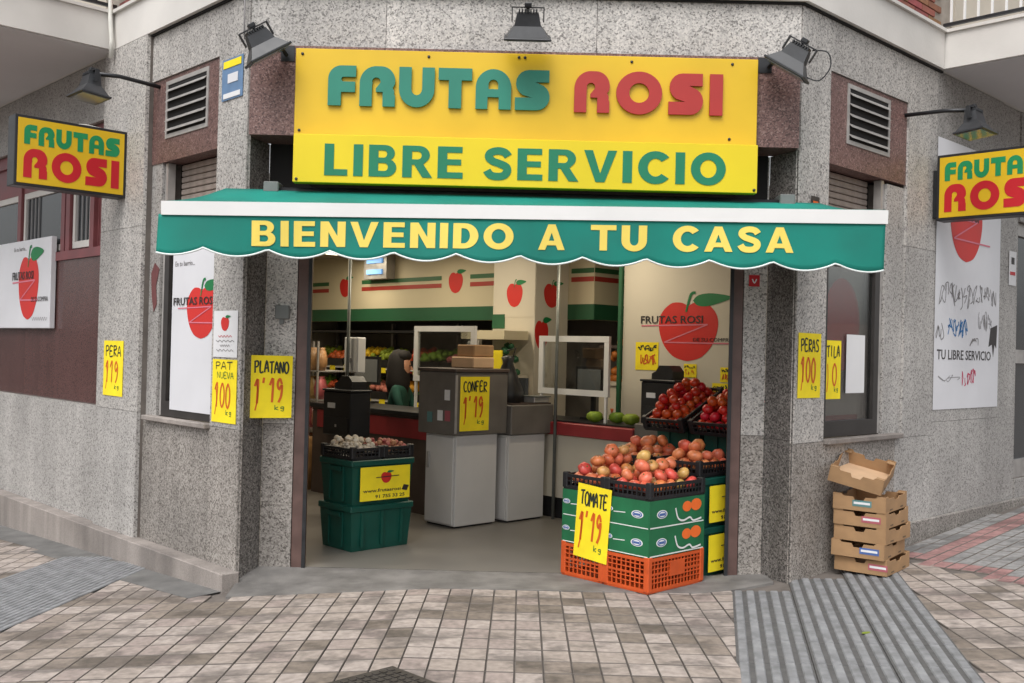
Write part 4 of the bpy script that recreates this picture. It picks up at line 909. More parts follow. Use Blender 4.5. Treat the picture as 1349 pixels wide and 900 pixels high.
# ceiling lamps
def ceiling_lamp(x, y, label, power):
    r = thing('ceiling_lamp', label, 'lamp', K @ T(x, y, 2.70), 'fluorescent ceiling lamps in the shop')
    boxpart(r, 'housing', M['white'], -.65, .65, -.08, .08, .02, .048)
    for s in (-.035, .035): MB().tube([(-.6, s, .004), (.6, s, .004)], .013, 8).build('tube', M['tube'], r)
    l = bpy.data.lights.new('tube_light', 'AREA'); l.shape = 'RECTANGLE'; l.size = 1.2; l.size_y = .12; l.energy = power; l.color = (1, .87, .66)
    o = bpy.data.objects.new('tube_light', l); COL.objects.link(o); o.parent = r; o.location = (0, 0, -.012)
LP = 11
for x, y, la in ((6.9, 10.6, 'lit ceiling lamp deep in the shop, farthest one on the left'), (6.6, 9.0, 'lit ceiling lamp behind the cashier'), (6.5, 6.0, 'lit ceiling lamp above the conveyor checkout'), (6.2, 7.6, 'lit ceiling lamp above the grey checkout console'), (5.0, 8.7, 'lit ceiling lamp just inside the door on the left')): ceiling_lamp(x, y, la, LP)
r = thing('insect_lamp', 'blue glowing insect lamp on the cream fascia', 'lamp', KX(7.8) @ T(-10.72, -.14, 2.42)); boxpart(r, 'casing', M['alum'], 0, .48, 0, .135, 0, .30)
for z in (.06, .20): MB().box(.08, .40, -.02, -.001, z, z+.06).build('tube', M['uv'], r)
# produce shelving with crates along the back
sh = thing('produce_shelf', 'long back shelf holding rows of colourful produce crates', 'shelf', K @ T(7.85, 8.4, 0))
for z in (.45, .85, 1.26, 1.74): boxpart(sh, 'board', M['white'] if z < 1.7 else M['black'], .02, .66, -.5, 4.15, z, z+.03)
for y in (0, 1.38, 2.76, 4.1): boxpart(sh, 'upright', M['alum'], .64, .69, y, y+.04, .005, 1.88)
tagm = MB().box(-.006, -.001, -.06, .06, -.05, .04).mesh('price_tag', M['price'])
for z in (1.26, .85, .45):
    for i in range(15): link('price_tag', tagm, sh, T(.02, -.3+i*.3+.05*math.sin(i*5), z+.01))
PRC = ['pgreen', 'pred', 'pyellow', 'pgreen', 'pred', 'pgreen', 'plum', 'pyellow']
PRN = {'pgreen': 'green', 'pred': 'red', 'pyellow': 'yellow', 'plum': 'pink'}
def heap(name, parent, m, w_, d_, h_, r_, n, seed):
    rd = random.Random(seed); bm = bmesh.new()
    for i in range(n):
        x, y = rd.uniform(r_, w_-r_), rd.uniform(r_, d_-r_); s = rd.uniform(.8, 1.15)
        bmesh.ops.create_icosphere(bm, subdivisions=1, radius=r_*s, matrix=T(x, y, h_*rd.uniform(.55, 1)))
    for f in bm.faces: f.smooth = True
    me = bpy.data.meshes.new(name); bm.to_mesh(me); bm.free(); me.materials.append(m)
    return tag(link(name, me, parent), kind='stuff')
ordn = ['leftmost', 'second', 'third', 'fourth', 'fifth', 'sixth', 'seventh', 'rightmost']
for lev, zz in enumerate((1.29, .88)):
    for i in range(8):
        y = 12.45-.51*(i+1); m = PRC[(i+lev*3) % 8]
        r = thing('produce_crate', f'{ordn[i]} crate on the {("upper", "lower")[lev]} back shelf, heaped with {PRN[m]} produce', 'crate', K @ T(7.86, y, zz) @ Matrix.Rotation(R(-14), 4, 'Y'), 'produce crates on the back shelf')
        mb = MB().box(0, .5, 0, .47, 0, .015).box(0, .012, 0, .47, .016, .10).box(.488, .5, 0, .47, .016, .10).box(.013, .487, 0, .012, .016, .10).box(.013, .487, .458, .47, .016, .10)
        mb.build('crate_body', M['black'], r); heap('produce_heap', r, M[m], .5, .47, .14, .045, 46, i+lev*20)
r = thing('produce_case', 'pale produce case with yellow cards under the column', 'display case', K @ T(6.95, 7.3, 0))
boxpart(r, 'case', M['creamw'], 0, .33, 0, .75, .005, 1.30); boxpart(r, 'header', M['cream'], -.01, .33, .0, .66, 1.66, 1.75); boxpart(r, 'side_post', M['alum'], .29, .33, .70, .75, 1.301, 1.659)
for i in range(3): boxpart(r, 'card', M['price'], -.02, -.005, .02+i*.21, .20+i*.21, 1.36, 1.55)
heap('leafy_heap', r, M['bandg'], .3, .66, 1.6, .04, 60, 77)
r = thing('fruit_shelf', 'red fruit shelf under the fascia beside the apple wall', 'shelf', K @ T(7.86, 6.35, 0))
boxpart(r, 'board', M['creamw'], 0, .95, .05, .5, 1.22, 1.26); boxpart(r, 'base', M['creamw'], .02, .95, .1, .5, .005, 1.219); boxpart(r, 'upper_board', M['brown'], .0, .95, .2, .5, 1.60, 1.63)
heap('fruit_heap', r, M['pred'], .95, .5, 1.40, .05, 90, 5); heap('fruit_heap', r, M['pred'], .95, .5, 1.72, .05, 70, 6)
# snack rack at the left edge of the door
r = thing('snack_rack', 'metal rack just inside the door at left, hung with snack bags', 'rack', K @ T(6.2, 9.5, 0))
for z in (.3, .62, .94, 1.26): boxpart(r, 'shelf', M['alum'], 0, .4, 0, .7, z, z+.015)
for x, y in ((0, 0), (0, .68), (.38, 0), (.38, .68)): boxpart(r, 'post', M['alum'], x, x+.02, y, y+.02, .005, 1.6)
bagm = MB().lathe([(0, 0), (.06, .0), (.085, .06), (.09, .13), (.07, .21), (.05, .235), (.055, .255), (0, .255)], 12, 2, .30).mesh('snack_bag', M['bag'])
for li, z in enumerate((.315, .635, .955, 1.275)):
    for i in range(4):
        tag(link('snack_bag', bagm, None, K @ T(6.3, 9.58+i*.175, z) @ Matrix.Rotation(R(70*i+20*li), 4, 'Z')), 'small snack bag on the metal rack behind the left door post', 'bag', 'snack bags on the rack')
for i in range(3):
    tag(link('bread_bag', bagm, None, K @ T(6.02, 9.35+i*.25, .005) @ Matrix.Diagonal((1.5, 1.5, 2.2+.2*i, 1))), 'larger bag on the floor in front of the snack rack', 'bag', 'bags standing before the rack')
# checkouts
r = thing('checkout_counter', 'dark maroon brown checkout counter in front of the cashier', 'counter', K @ T(5.95, 6.98, 0))
boxpart(r, 'body', M['brown'], 0, .5, .1, 2.2, .005, .90); boxpart(r, 'top', M['black'], -.03, .53, .08, 2.23, .901, .95, bev=.005); boxpart(r, 'trim', M['redtrim'], -.012, -.001, .1, 2.1, .70, .88)
def cabinet(x, y, wd, dp, h, label):
    r = thing('white_cabinet', label, 'cabinet', K @ T(x, y, .006), 'white cabinets under the grey consoles')
    boxpart(r, 'carcass', M['cab'], 0, wd, 0, dp, .015, h, bev=.004); boxpart(r, 'door', M['cab'], -.016, -.001, .02, dp-.02, .03, h-.02, bev=.003)
    boxpart(r, 'plinth', M['black'], .02, wd-.02, .02, dp-.02, 0, .014); boxpart(r, 'handle', M['alum'], -.03, -.017, dp-.07, dp-.05, h*.62, h*.8)
cabinet(5.70, 6.56, .48, .41, .80, 'tall white cabinet under the console with the yellow price sheet')
cabinet(6.28, 6.51, .46, .42, .78, 'white cabinet right of it, under the lower grey console')
r = thing('checkout_console', 'boxy grey brown checkout console above the left white cabinet', 'console', K @ T(5.65, 6.53, .808))
boxpart(r, 'body', M['grey'], 0, .62, 0, .50, 0, .545, bev=.008); boxpart(r, 'top', M['brown'], -.01, .63, -.01, .51, .546, .575, bev=.004); boxpart(r, 'edge_strip', M['alum'], -.004, .02, -.006, -.001, .02, .52)
r = thing('low_console', 'low grey brown console above the right white cabinet', 'console', K @ T(6.282, 6.49, .79)); boxpart(r, 'body', M['grey'], 0, .55, 0, .48, 0, .27, bev=.008); boxpart(r, 'tray_top', M['brown'], .02, .53, .02, .46, .271, .285)
price('yellow price sheet on the grey checkout console inside the shop', KY(6.53), 5.70, 6.04, .845, 1.315, 'CONFER', "1'19", -.004)
r = thing('carton_sleeve', 'tan paper sleeve lying on the grey checkout console', 'paper', K @ T(5.95, 6.65, 1.384)); boxpart(r, 'block', M['card2'], 0, .26, 0, .30, 0, .10, bev=.01); boxpart(r, 'upper_block', M['card'], .05, .30, .05, .28, .101, .21, bev=.01)
r = thing('weighing_scale', 'small grey weighing scale with display on the low console', 'scale', K @ T(6.60, 6.52, 1.0755)); boxpart(r, 'base', M['alum'], 0, .2, 0, .2, 0, .05, bev=.006); boxpart(r, 'plate', M['steel'], -.01, .21, -.01, .21, .051, .06); boxpart(r, 'display', M['screen'], .08, .12, .201, .30, .06, .22)
for k_, (y_, z_, m_) in enumerate(((.06, .12, 'lred'), (.16, .12, 'paper'), (.30, .10, 'lteal'), (.07, .30, 'paper'))): boxpart([o for o in bpy.data.objects if o.name == 'checkout_console'][0], 'sticker', M[m_], -.003, -.0005, y_, y_+.07, z_, z_+.09)
r = thing('carrier_bags', 'black carrier bags bunched on the low console', 'bag', K @ T(6.45, 6.72, 1.076)); MB().lathe([(0, 0), (.16, 0), (.15, .1), (.09, .25), (.045, .36), (.06, .41), (.02, .43), (0, .43)], 12, 3, .15).build('bunch', M['black'], r); MB().tube([(.05, 0, .38), (.09, 0, .5), (.0, .02, .47)], .008, 6).build('loop', M['black'], r)
def till(x, y, wd, dp, z, h, label, stand):
    r = thing('checkout_till', label, 'till', K @ T(x, y, z), 'black checkout tills')
    boxpart(r, 'body', M['black'], 0, dp, 0, wd, 0, h, bev=.01); boxpart(r, 'rim', M['blackm'], -.008, dp+.008, -.008, wd+.008, h+.001, h+.02, bev=.004)
    mb = MB(); mb.prism([(0, 0), (wd*.62, 0), (wd*.62, .07), (wd*.5, .12), (wd*.22, .12), (wd*.12, .07), (0, .05)], 0, .16); mb.build('display_hump', M['black'], r, T(.08, wd*.85, h+.021) @ Matrix.Rotation(R(-90), 4, 'Z'))
    boxpart(r, 'drawer_front', M['blackm'], -.006, -.001, .03, wd-.03, .04, h*.42); boxpart(r, 'drawer_lock', M['alum'], -.010, -.0065, wd*.5-.012, wd*.5+.012, h*.2, h*.2+.024); boxpart(r, 'sticker', M['paper'], -.004, -.001, wd*.55, wd*.82, h*.62, h*.74)
    if stand: boxpart(r, 'stand', M['brown'], .03, dp-.02, .04, wd-.04, -z+.006, -.001)
till(5.22, 7.45, .44, .22, .74, .40, 'black checkout till behind the stacked green bins', True)
till(6.86, 5.13, .36, .34, .953, .36, 'black checkout till under the apple wall', False)
cc = thing('conveyor_counter', 'conveyor checkout counter with dark red edge and cream side', 'counter', K @ T(6.8, 5.05, 0))
boxpart(cc, 'side_panel', M['creamw'], .03, .58, .45, 1.9, .20, .78); boxpart(cc, 'foot', M['black'], .06, .55, .05, 1.9, .006, .199); boxpart(cc, 'red_edge', M['redtrim'], -.01, .60, .46, 1.95, .782, .90, bev=.008); boxpart(cc, 'belt', M['black'], .05, .55, .5, 1.93, .901, .915); boxpart(cc, 'end_block', M['grey'], 0, .58, 0, .455, .2, .95, bev=.008); boxpart(cc, 'leg_post', M['creamw'], -.0, .028, .50, .62, .2, .78)
leafm = MB().lathe([(0, 0), (.05, .01), (.09, .05), (.085, .10), (.05, .13), (0, .12)], 10, 5, .22).mesh('lettuce', M['pgreen'])
for i, (x, y) in enumerate(((7.0, 5.7), (7.05, 5.9), (6.95, 6.08))): tag(link('lettuce', leafm, None, K @ T(x, y, .916) @ Matrix.Rotation(i*1.1, 4, 'Z') @ Matrix.Scale(.75, 4)), 'green lettuce head lying on the conveyor belt', 'lettuce', 'lettuce on the conveyor')
def screen(x, y0, y1, z0, z1, zb, label):
    r = thing('counter_screen', label, 'screen', KX(x) @ T(-y1, 0, 0), 'white framed counter screens'); W = y1-y0; b = .055
    MB().box(0, W, 0, .03, z0, z0+b).box(0, W, 0, .03, z1-b, z1).box(0, b, 0, .03, z0+b+.0005, z1-b-.0005).box(W-b, W, 0, .03, z0+b+.0005, z1-b-.0005).build('frame', M['white'], r)
    boxpart(r, 'pane', PLEXI, b, W-b, .012, .017, z0+b, z1-b)
    for x_ in (.02, W-.045): boxpart(r, 'post', M['white'], x_, x_+.025, .004, .026, zb, z0-.0005)
screen(6.4, 7.14, 8.06, 1.22, 1.775, .951, 'white framed counter screen in front of the cashier')
screen(6.93, 5.92, 6.80, 1.15, 1.70, .916, 'white framed counter screen over the conveyor belt')
r = thing('monitor', 'grey faced monitor on the conveyor checkout', 'monitor', KX(7.15) @ T(-6.45, 0, .916)); boxpart(r, 'foot', M['black'], .0, .2, .0, .15, .0, .02); boxpart(r, 'stem', M['black'], .08, .12, .06, .09, .021, .24); boxpart(r, 'bezel', M['black'], -.08, .26, .02, .055, .241, .50); boxpart(r, 'display', M['monface'], -.055, .235, .016, .0195, .265, .475)
r = thing('monitor', 'monitor with black bezel standing left of the cashier', 'monitor', KX(6.35) @ T(-9.06, 0, .951)); boxpart(r, 'foot', M['black'], .1, .3, .0, .1, .0, .02); boxpart(r, 'stem', M['black'], .18, .22, .05, .08, .021, .2); boxpart(r, 'bezel', M['black'], .0, .46, .02, .05, .201, .50); boxpart(r, 'display', M['monface'], .03, .43, .016, .0195, .23, .47)
for x, y, la in ((5.55, 7.99, 'thin steel pole rising to the ceiling behind the left till'), (6.78, 6.42, 'thin steel pole rising to the ceiling behind the right counter screen')):
    tag(MB().tube([(0, 0, .006), (0, 0, 2.748)], .016, 10).build('pole', M['steel'], None, K @ T(x, y, 0)), la, 'pole')
r = thing('bag_dispenser', 'white bag dispenser on the steel pole behind the left till', 'dispenser', K @ T(5.58, 7.88, 1.30)); boxpart(r, 'body', M['white'], 0, .1, 0, .22, 0, .34, bev=.01); boxpart(r, 'clip', M['alum'], -.03, -.001, .09, .12, .1, .14)
r = thing('bottle_stand', 'small dark stand with bottles beside the right till', 'stand', K @ T(7.05, 4.62, 0)); boxpart(r, 'base', M['grey'], 0, .35, 0, .45, .006, 1.0); boxpart(r, 'box', M['black'], .03, .28, .03, .35, 1.001, 1.18)
for i in range(3): boxpart(r, 'carton', (M['lblue'], M['white'], M['lteal'])[i], .0, .03, .36-i*.1, .43-i*.1, 1.001, 1.16)
# cashier: one continuous skinned body, hair as a child
def cashier(Mx):
    root = thing('person', 'cashier in a dark green top with long dark hair, seated at the checkout', 'person', Mx)
    V = [(0, 0, .50, .13, .15), (0, .0, .66, .12, .15), (.02, 0, .84, .12, .18), (.04, 0, 1.00, .10, .19), (.05, 0, 1.08, .065, .085), (.07, 0, 1.15, .052, .052), (.085, 0, 1.22, .085, .075), (.09, 0, 1.32, .095, .08), (.085, 0, 1.39, .06, .055)]
    Ed = [(i, i+1) for i in range(8)]
    def chain(start, pts):
        k = start
        for p in pts: V.append(p); Ed.append((k, len(V)-1)); k = len(V)-1
        return k
    for s in (-1, 1):
        h = chain(3, [(.05, s*.18, 1.03, .06, .06), (.10, s*.235, .90, .05, .05), (.16, s*.22, .76, .04, .04), (.30, s*.19, .79, .034, .034), (.42, s*.15, .84, .026, .022), (.47, s*.145, .845, .03, .018)])
        for f in range(4): chain(h, [(.53, s*(.125+.014*f), .845, .010, .010), (.555+.006*(f in (1, 2)), s*(.122+.016*f), .835, .008, .008)])
        chain(h, [(.485, s*.115, .85, .010, .010), (.505, s*.095, .845, .009, .009)])
        chain(0, [(.12, s*.10, .50, .085, .085), (.40, s*.12, .50, .065, .065), (.42, s*.12, .28, .055, .055), (.40, s*.12, .08, .04, .04), (.50, s*.12, .045, .035, .035)])
    me = bpy.data.meshes.new('b'); me.from_pydata([v[:3] for v in V], Ed, [])
    o = bpy.data.objects.new('body', me); COL.objects.link(o)
    md = o.modifiers.new('s', 'SKIN'); md.use_smooth_shade = True
    for sv, v in zip(me.skin_vertices[0].data, V): sv.radius = (v[3], v[4])
    me.skin_vertices[0].data[0].use_root = True
    o.modifiers.new('u', 'SUBSURF').levels = 2
    dg = bpy.context.evaluated_depsgraph_get(); bm_ = bpy.data.meshes.new_from_object(o.evaluated_get(dg)); bpy.data.objects.remove(o)
    bm_.materials.clear()
    for m in (M['shirt'], M['skin'], M['black']): bm_.materials.append(m)
    for p in bm_.polygons:
        c = p.center; p.use_smooth = True
        p.material_index = 1 if (c.z > 1.13 or (c.x > .34 and c.z > .7)) else (2 if c.z < .56 else 0)
    bo = link('body', bm_, root)
    h = MB(); h.lathe([(0, .165), (.06, .15), (.105, .09), (.122, 0), (.128, -.10), (.135, -.22), (.11, -.32), (0, -.33)], 14, 5, .03, Mx=T(.02, 0, 1.31))
    h.lathe([(0, .03), (.07, .04), (.098, .07), (.10, .10), (.07, .145), (0, .16)], 12, Mx=T(.07, 0, 1.31)); h.build('hair', M['hair'], root)
    for s in (-1, 1): MB().lathe([(0, -.011), (.011, 0), (0, .011)], 8, Mx=T(.165, s*.032, 1.295)).build('eye', M['ink'], root)
    MB().hexa([(.165, -.012, 1.245), (.195, -.008, 1.25), (.195, .008, 1.25), (.165, .012, 1.245), (.16, -.006, 1.29), (.172, -.004, 1.29), (.172, .004, 1.29), (.16, .006, 1.29)]).build('nose', M['skin'], root)
    MB().box(.163, .173, -.022, .022, 1.212, 1.222).build('mouth', M['signred'], root)
    return root
cp = kw(6.85, 8.92)
cashier(T(cp.x, cp.y, .06) @ Matrix.Rotation(R(-12), 4, 'Z'))
r = thing('stool', 'black stool under the cashier', 'stool', T(cp.x, cp.y, .006)); MB().lathe([(0, .36), (.19, .36), (.2, .39), (.18, .42), (0, .42)], 16).build('seat', M['black'], r); MB().tube([(0, 0, .03), (0, 0, .36)], .025, 10).build('stem', M['steel'], r); MB().lathe([(0, 0), (.22, 0), (.2, .03), (0, .035)], 16).build('foot', M['black'], r)

# ------------------------------------------------------------ crates, boxes and fruit at the door
def bin_mesh():
    mb = MB(); W, D, H = .57, .42, .335
    mb.hexa([(.02, .02, 0), (W-.02, .02, 0), (W-.02, D-.02, 0), (.02, D-.02, 0), (0, 0, H-.04), (W, 0, H-.04), (W, D, H-.04), (0, D, H-.04)])
    return mb.mesh('tub', M['bin'])
BINM = bin_mesh()
rimM = MB().box(-.012, .582, -.012, .432, .296, .343, bev=.006).mesh('rim', M['bin'])
ribM = MB().box(-.012, .012, -.011, .0, .03, .29).mesh('rib', M['bin'])
def plastic_bin(x, y, z, label, lab=True, strip=True):
    r = thing('plastic_bin', label, 'bin', K @ T(x, y, z), 'dark green plastic bins')
    link('tub', BINM, r); link('rim', rimM, r)
    for px, py in ((.10, .004), (.285, .004), (.47, .004)): link('rib', ribM, r, T(px, py, 0))
    for py in (.12, .30): link('rib', ribM, r, T(.004, py, 0) @ Matrix.Rotation(R(-90), 4, 'Z'))
    MB().box(-.02, -.0125, .13, .29, .255, .285).build('grip', M['bin'], r)
    if lab:
        e = link('label', MB().box(.06, .53, -.022, -.0185, .035, .29).mesh('label', M['price']), r)
        apple(e, .30, .205, .10, .085, -.0222, False, False, False, True)
        ribbons([[(.20, .208), (.42, .214)]], .006, -.0262, M['ink'], e, 'line_print')
        text('www.frutasrosi', .085, .44, .098, .124, -.0222, M['ink'], e, .015); text('91 755 33 25', .20, .48, .05, .076, -.0222, M['ink'], e, .015)
        me = fill([[(.45, .10), (.47, .14), (.52, .13), (.50, .09)]], -.0225, .001); me.materials.append(M['ink']); link('emblem_print', me, e)
    return r
plastic_bin(4.41, 6.25, .006, 'lower plain green plastic bin of the stack left inside the door', False)
plastic_bin(4.41, 6.25, .350, 'green plastic bin with yellow web label under the mushroom trays')
plastic_bin(5.83, 4.10, .006, 'bottom green bin with yellow label beside the right door post')
plastic_bin(5.83, 4.10, .350, 'upper green bin with yellow label beside the right door post')
plastic_bin(5.83, 4.55, .006, 'lower green bin behind the green cartons', False); plastic_bin(5.83, 4.55, .350, 'upper green bin behind the green cartons', False)
for i in range(3):
    plastic_bin(6.45, 4.12, .006+i*.344, ('bottom', 'middle', 'top')[i]+' green bin of the tall stack under the red tomatoes, by the wall', False)
    plastic_bin(6.45, 4.57, .006+i*.344, ('bottom', 'middle', 'top')[i]+' green bin of the tall stack under the red tomatoes, on the shop side', False)
# shallow black tray: floor, posts, rails and slats
def tray_parts(W, D, H, m):
    P = {}
    P['floor'] = MB().box(.004, W-.004, .004, D-.004, 0, .008).mesh('floor', m)
    P['rim'] = MB().box(0, W, 0, .014, H-.022, H).box(0, W, D-.014, D, H-.022, H).box(0, .014, .0141, D-.0141, H-.022, H).box(W-.014, W, .0141, D-.0141, H-.022, H).mesh('rim', m)
    P['post'] = MB().box(-.022, .022, -.022, .022, .0085, H+.012, bev=.006).mesh('corner_post', m)
    def sidem(L):
        mb = MB(); n = int(L/.035)
        mb.box(0, L, 0, .007, .0085, .028)
        mb.box(0, L, 0, .007, H*.5, H*.5+.008)
        for i in range(n): mb.box(L*(i+.5)/n-.005, L*(i+.5)/n+.005, .0005, .0065, .028, H-.0225)
        return mb.mesh('slatted_side', m)
    P['long'] = sidem(W-.03); P['short'] = sidem(D-.03)
    return P
TR1 = tray_parts(.60, .38, .105, M['tray']); TR2 = tray_parts(.285, .42, .09, M['tray']); ORC = tray_parts(.60, .38, .225, M['orange'])
def tray(name, Mx, P, W, D, label, cat, group):
    r = thing(name, label, cat, Mx, group)
    link('floor', P['floor'], r); link('rim', P['rim'], r)
    for x in (.018, W-.018):
        for y in (.018, D-.018): link('corner_post', P['post'], r, T(x, y, 0))
    link('slatted_side', P['long'], r, T(.015, .002, 0)); link('slatted_side', P['long'], r, T(.015, D-.009, 0))
    link('slatted_side', P['short'], r, T(.009, .015, 0) @ Matrix.Rotation(R(90), 4, 'Z')); link('slatted_side', P['short'], r, T(W-.002, .015, 0) @ Matrix.Rotation(R(90), 4, 'Z'))
    return r
CX, CY1, CY2 = 5.158, 4.03, 4.415
for y, la in ((CY1, 'near'), (CY2, 'far')):
    r = tray('orange_crate', K @ T(CX, y, .006), ORC, .60, .38, f'orange plastic lattice crate on the pavement, {la} one of the pair under the green cartons', 'crate', 'orange crates under the cartons')
    mb = MB()
    for z in (.06, .09, .12, .15, .18):
        mb.box(.02, .58, .001, .008, z, z+.006); mb.box(.02, .58, .372, .379, z, z+.006); mb.box(.001, .008, .02, .36, z, z+.006); mb.box(.592, .599, .02, .36, z, z+.006)
    mb.build('lattice_bars', M['orange'], r); MB().box(.22, .38, -.006, -.001, .09, .19).build('plate', M['orange'], r)
# printed green cartons
def carton(x, y, z, label):
    r = thing('green_carton', label, 'carton', K @ T(x, y, z), 'green cartons under the tomato trays'); W, D, H, t = .60, .38, .182, .006
    boxpart(r, 'bottom', M['boxgd'], t, W-t, t, D-t, 0, .006)
    boxpart(r, 'side', M['boxg'], 0, W, 0, t, 0, H); boxpart(r, 'side', M['boxg'], 0, W, D-t, D, 0, H); boxpart(r, 'end', M['boxg'], 0, t, t+.0004, D-t-.0004, 0, H); boxpart(r, 'end', M['boxg'], W-t, W, t+.0004, D-t-.0004, 0, H)
    def badge(e, cx, cz, s):
        for k, (rx, m) in enumerate(((1, M['white']), (.82, M['lblue']), (.62, M['white']))):
            me = fill([arc(cx, cz, .055*s*rx, .028*s*rx, 0, 345, 23)], -.0006-.001*k, .0008); me.materials.append(m); link('badge_print', me, e)
        me = fill([[(cx-.03*s, cz-.008*s), (cx+.03*s, cz-.008*s), (cx+.03*s, cz+.008*s), (cx-.03*s, cz+.008*s)]], -.0036, .0008); me.materials.append(M['lblue']); link('badge_print', me, e)
    e = link('side_print', MB().box(.01, .59, -.0006, -.0001, .004, .012).mesh('sp', M['white']), r)
    badge(e, .13, .09, 1.0)
    org = [(.30, .04), (.32, .12), (.40, .155), (.52, .165), (.58, .15), (.58, .05), (.50, .03), (.42, .07), (.36, .03)]
    st = [[(.27, .12), (.30, .05), (.36, .03), (.43, .045), (.47, .02), (.56, .03)]]
    me = fill([arc(.40, .12, .05, .035, 0, 345, 16)], -.0008, .0008); me.materials.append(M['obl']); link('fruit_print', me, e)
    me = fill([arc(.50, .125, .06, .04, 0, 345, 16)], -.002, .0008); me.materials.append(M['obl']); link('fruit_print', me, e)
    ribbons(st, .012, -.003, M['white'], e, 'outline_print')
    e2 = link('end_print', MB().box(-.37, -.01, -.0006, -.0001, .004, .010).mesh('ep', M['white']), r, Matrix.Rotation(R(-90), 4, 'Z'))
    badge(e2, -.10, .09, .9); ribbons([[(-.20, .09), (-.30, .085)]], .006, -.001, M['white'], e2, 'line_print'); badge(e2, -.34, .10, .6)
    return r
for y, la in ((CY1, 'near'), (CY2, 'far')):
    carton(CX, y, .236, f'lower green printed carton of the {la} stack, on an orange crate'); carton(CX, y, .419, f'upper green printed carton of the {la} stack, under a tomato tray')
def fruit_mesh(r_, lob, amp, m, stalk=True, sq=.8):
    mb = MB(); pr = []
    for i in range(9):
        a = -90+180*i/8; rr = r_*math.cos(R(a)); z = r_*sq*math.sin(R(a))
        if i == 8: z -= r_*.16; rr = 0
        if i == 7: z -= r_*.02
        if i == 0: rr = 0
        pr.append((max(rr, 0), z))
    mb.lathe(pr, 12, lob, amp)
    if stalk: mb.mi = 1; mb.lathe([(0, r_*sq*.80), (r_*.14, r_*sq*.83), (r_*.10, r_*sq*.90), (0, r_*sq*.92)], 6)
    return mb.mesh('fruit', [m, M['stalk']])
M['tomato2'] = mat('tomato_yellow', srgb(206, 160, 92), .35, .4, 16, rnd=.15); M['tomato3'] = mat('tomato_blush', srgb(208, 104, 70), .35, .4, 16, rnd=.15)
TOM = [fruit_mesh(.049, 5, .05, M['tomato2']), fruit_mesh(.052, 6, .045, M['tomato3'], True, .74), fruit_mesh(.050, 5, .04, M['tomato']), fruit_mesh(.046, 4, .05, M['tomato']), fruit_mesh(.053, 6, .05, M['tomato'])]
RTOM = [fruit_mesh(.042, 5, .02, M['redtom'], True, .86), fruit_mesh(.038, 5, .02, M['redtom'], True, .9)]
def fill_tray(name, meshes, Mx, W, D, z0, d, layers, label, cat, group, seed, tilt_=50):
    rd = random.Random(seed)
    for L_ in range(layers):
        ins = .03+d*.45+L_*d*.34; nx_ = max(1, int((W-2*ins)/d)+1); ny_ = max(1, int((D-2*ins)/d)+1)
        for i in range(nx_):
            for j in range(ny_):
                if L_ == layers-1 and rd.random() < .2: continue
                x = ins+(W-2*ins)*(i/(nx_-1) if nx_ > 1 else .5)+rd.uniform(-.1, .1)*d; y = ins+(D-2*ins)*(j/(ny_-1) if ny_ > 1 else .5)+rd.uniform(-.1, .1)*d
                z = z0+d*.40+L_*d*.62+rd.uniform(-.04, .04)*d
                m_ = Mx @ T(x, y, z) @ Euler((rd.uniform(-1, 1)*R(tilt_), rd.uniform(-1, 1)*R(tilt_), rd.uniform(0, 6.28))).to_matrix().to_4x4() @ Matrix.Scale(rd.uniform(.92, 1.07), 4)
                tag(link(name, rd.choice(meshes), None, m_), label, cat, group)
for y, la, sd_ in ((CY1, 'near', 1), (CY2, 'far', 2)):
    Mx = K @ T(CX, y, .602); tray('black_tray', Mx, TR1, .60, .38, f'black slatted tray of pale tomatoes on the {la} stack of green cartons', 'tray', 'black trays on the stacks')
    fill_tray('tomato', TOM, Mx, .60, .38, .035, .100, 4, f'large pale orange tomato heaped in the {la} black tray on the green cartons', 'tomato', f'tomatoes in the {la} tray', sd_)
for y, la, sd_ in ((4.12, 'by the door post', 3), (4.56, 'on the shop side', 4)):
    Mx = K @ T(5.82, y, .698); tray('black_tray', Mx, TR1, .60, .38, f'black slatted tray on two green bins, {la}', 'tray', 'black trays on the stacks')
    fill_tray('peach', TOM, Mx, .46, .38, .035, .098, 3, f'orange pink fruit in the second row of trays, {la}', 'fruit', f'second row fruit {la}', sd_)
    Mx = K @ T(6.245, y+.01, .955) @ Matrix.Rotation(R(-24), 4, 'Y'); tray('black_tray', Mx, TR1, .60, .38, f'black tray of red tomatoes tilted on the tall bin stack, {la}', 'tray', 'black trays on the stacks')
    fill_tray('red_tomato', RTOM, Mx, .60, .38, .03, .08, 4, f'small red tomato in the high tilted tray, {la}', 'tomato', f'red tomatoes {la}', sd_+4)
price('yellow price sheet TOMATE hanging on the green cartons', KX(CX) @ T(-4.64, -.004, .66) @ Matrix.Rotation(R(4), 4, 'Y') @ T(0, 0, -.50), 0, .30, 0, .50, 'TOMATE', "1'19", -.004)
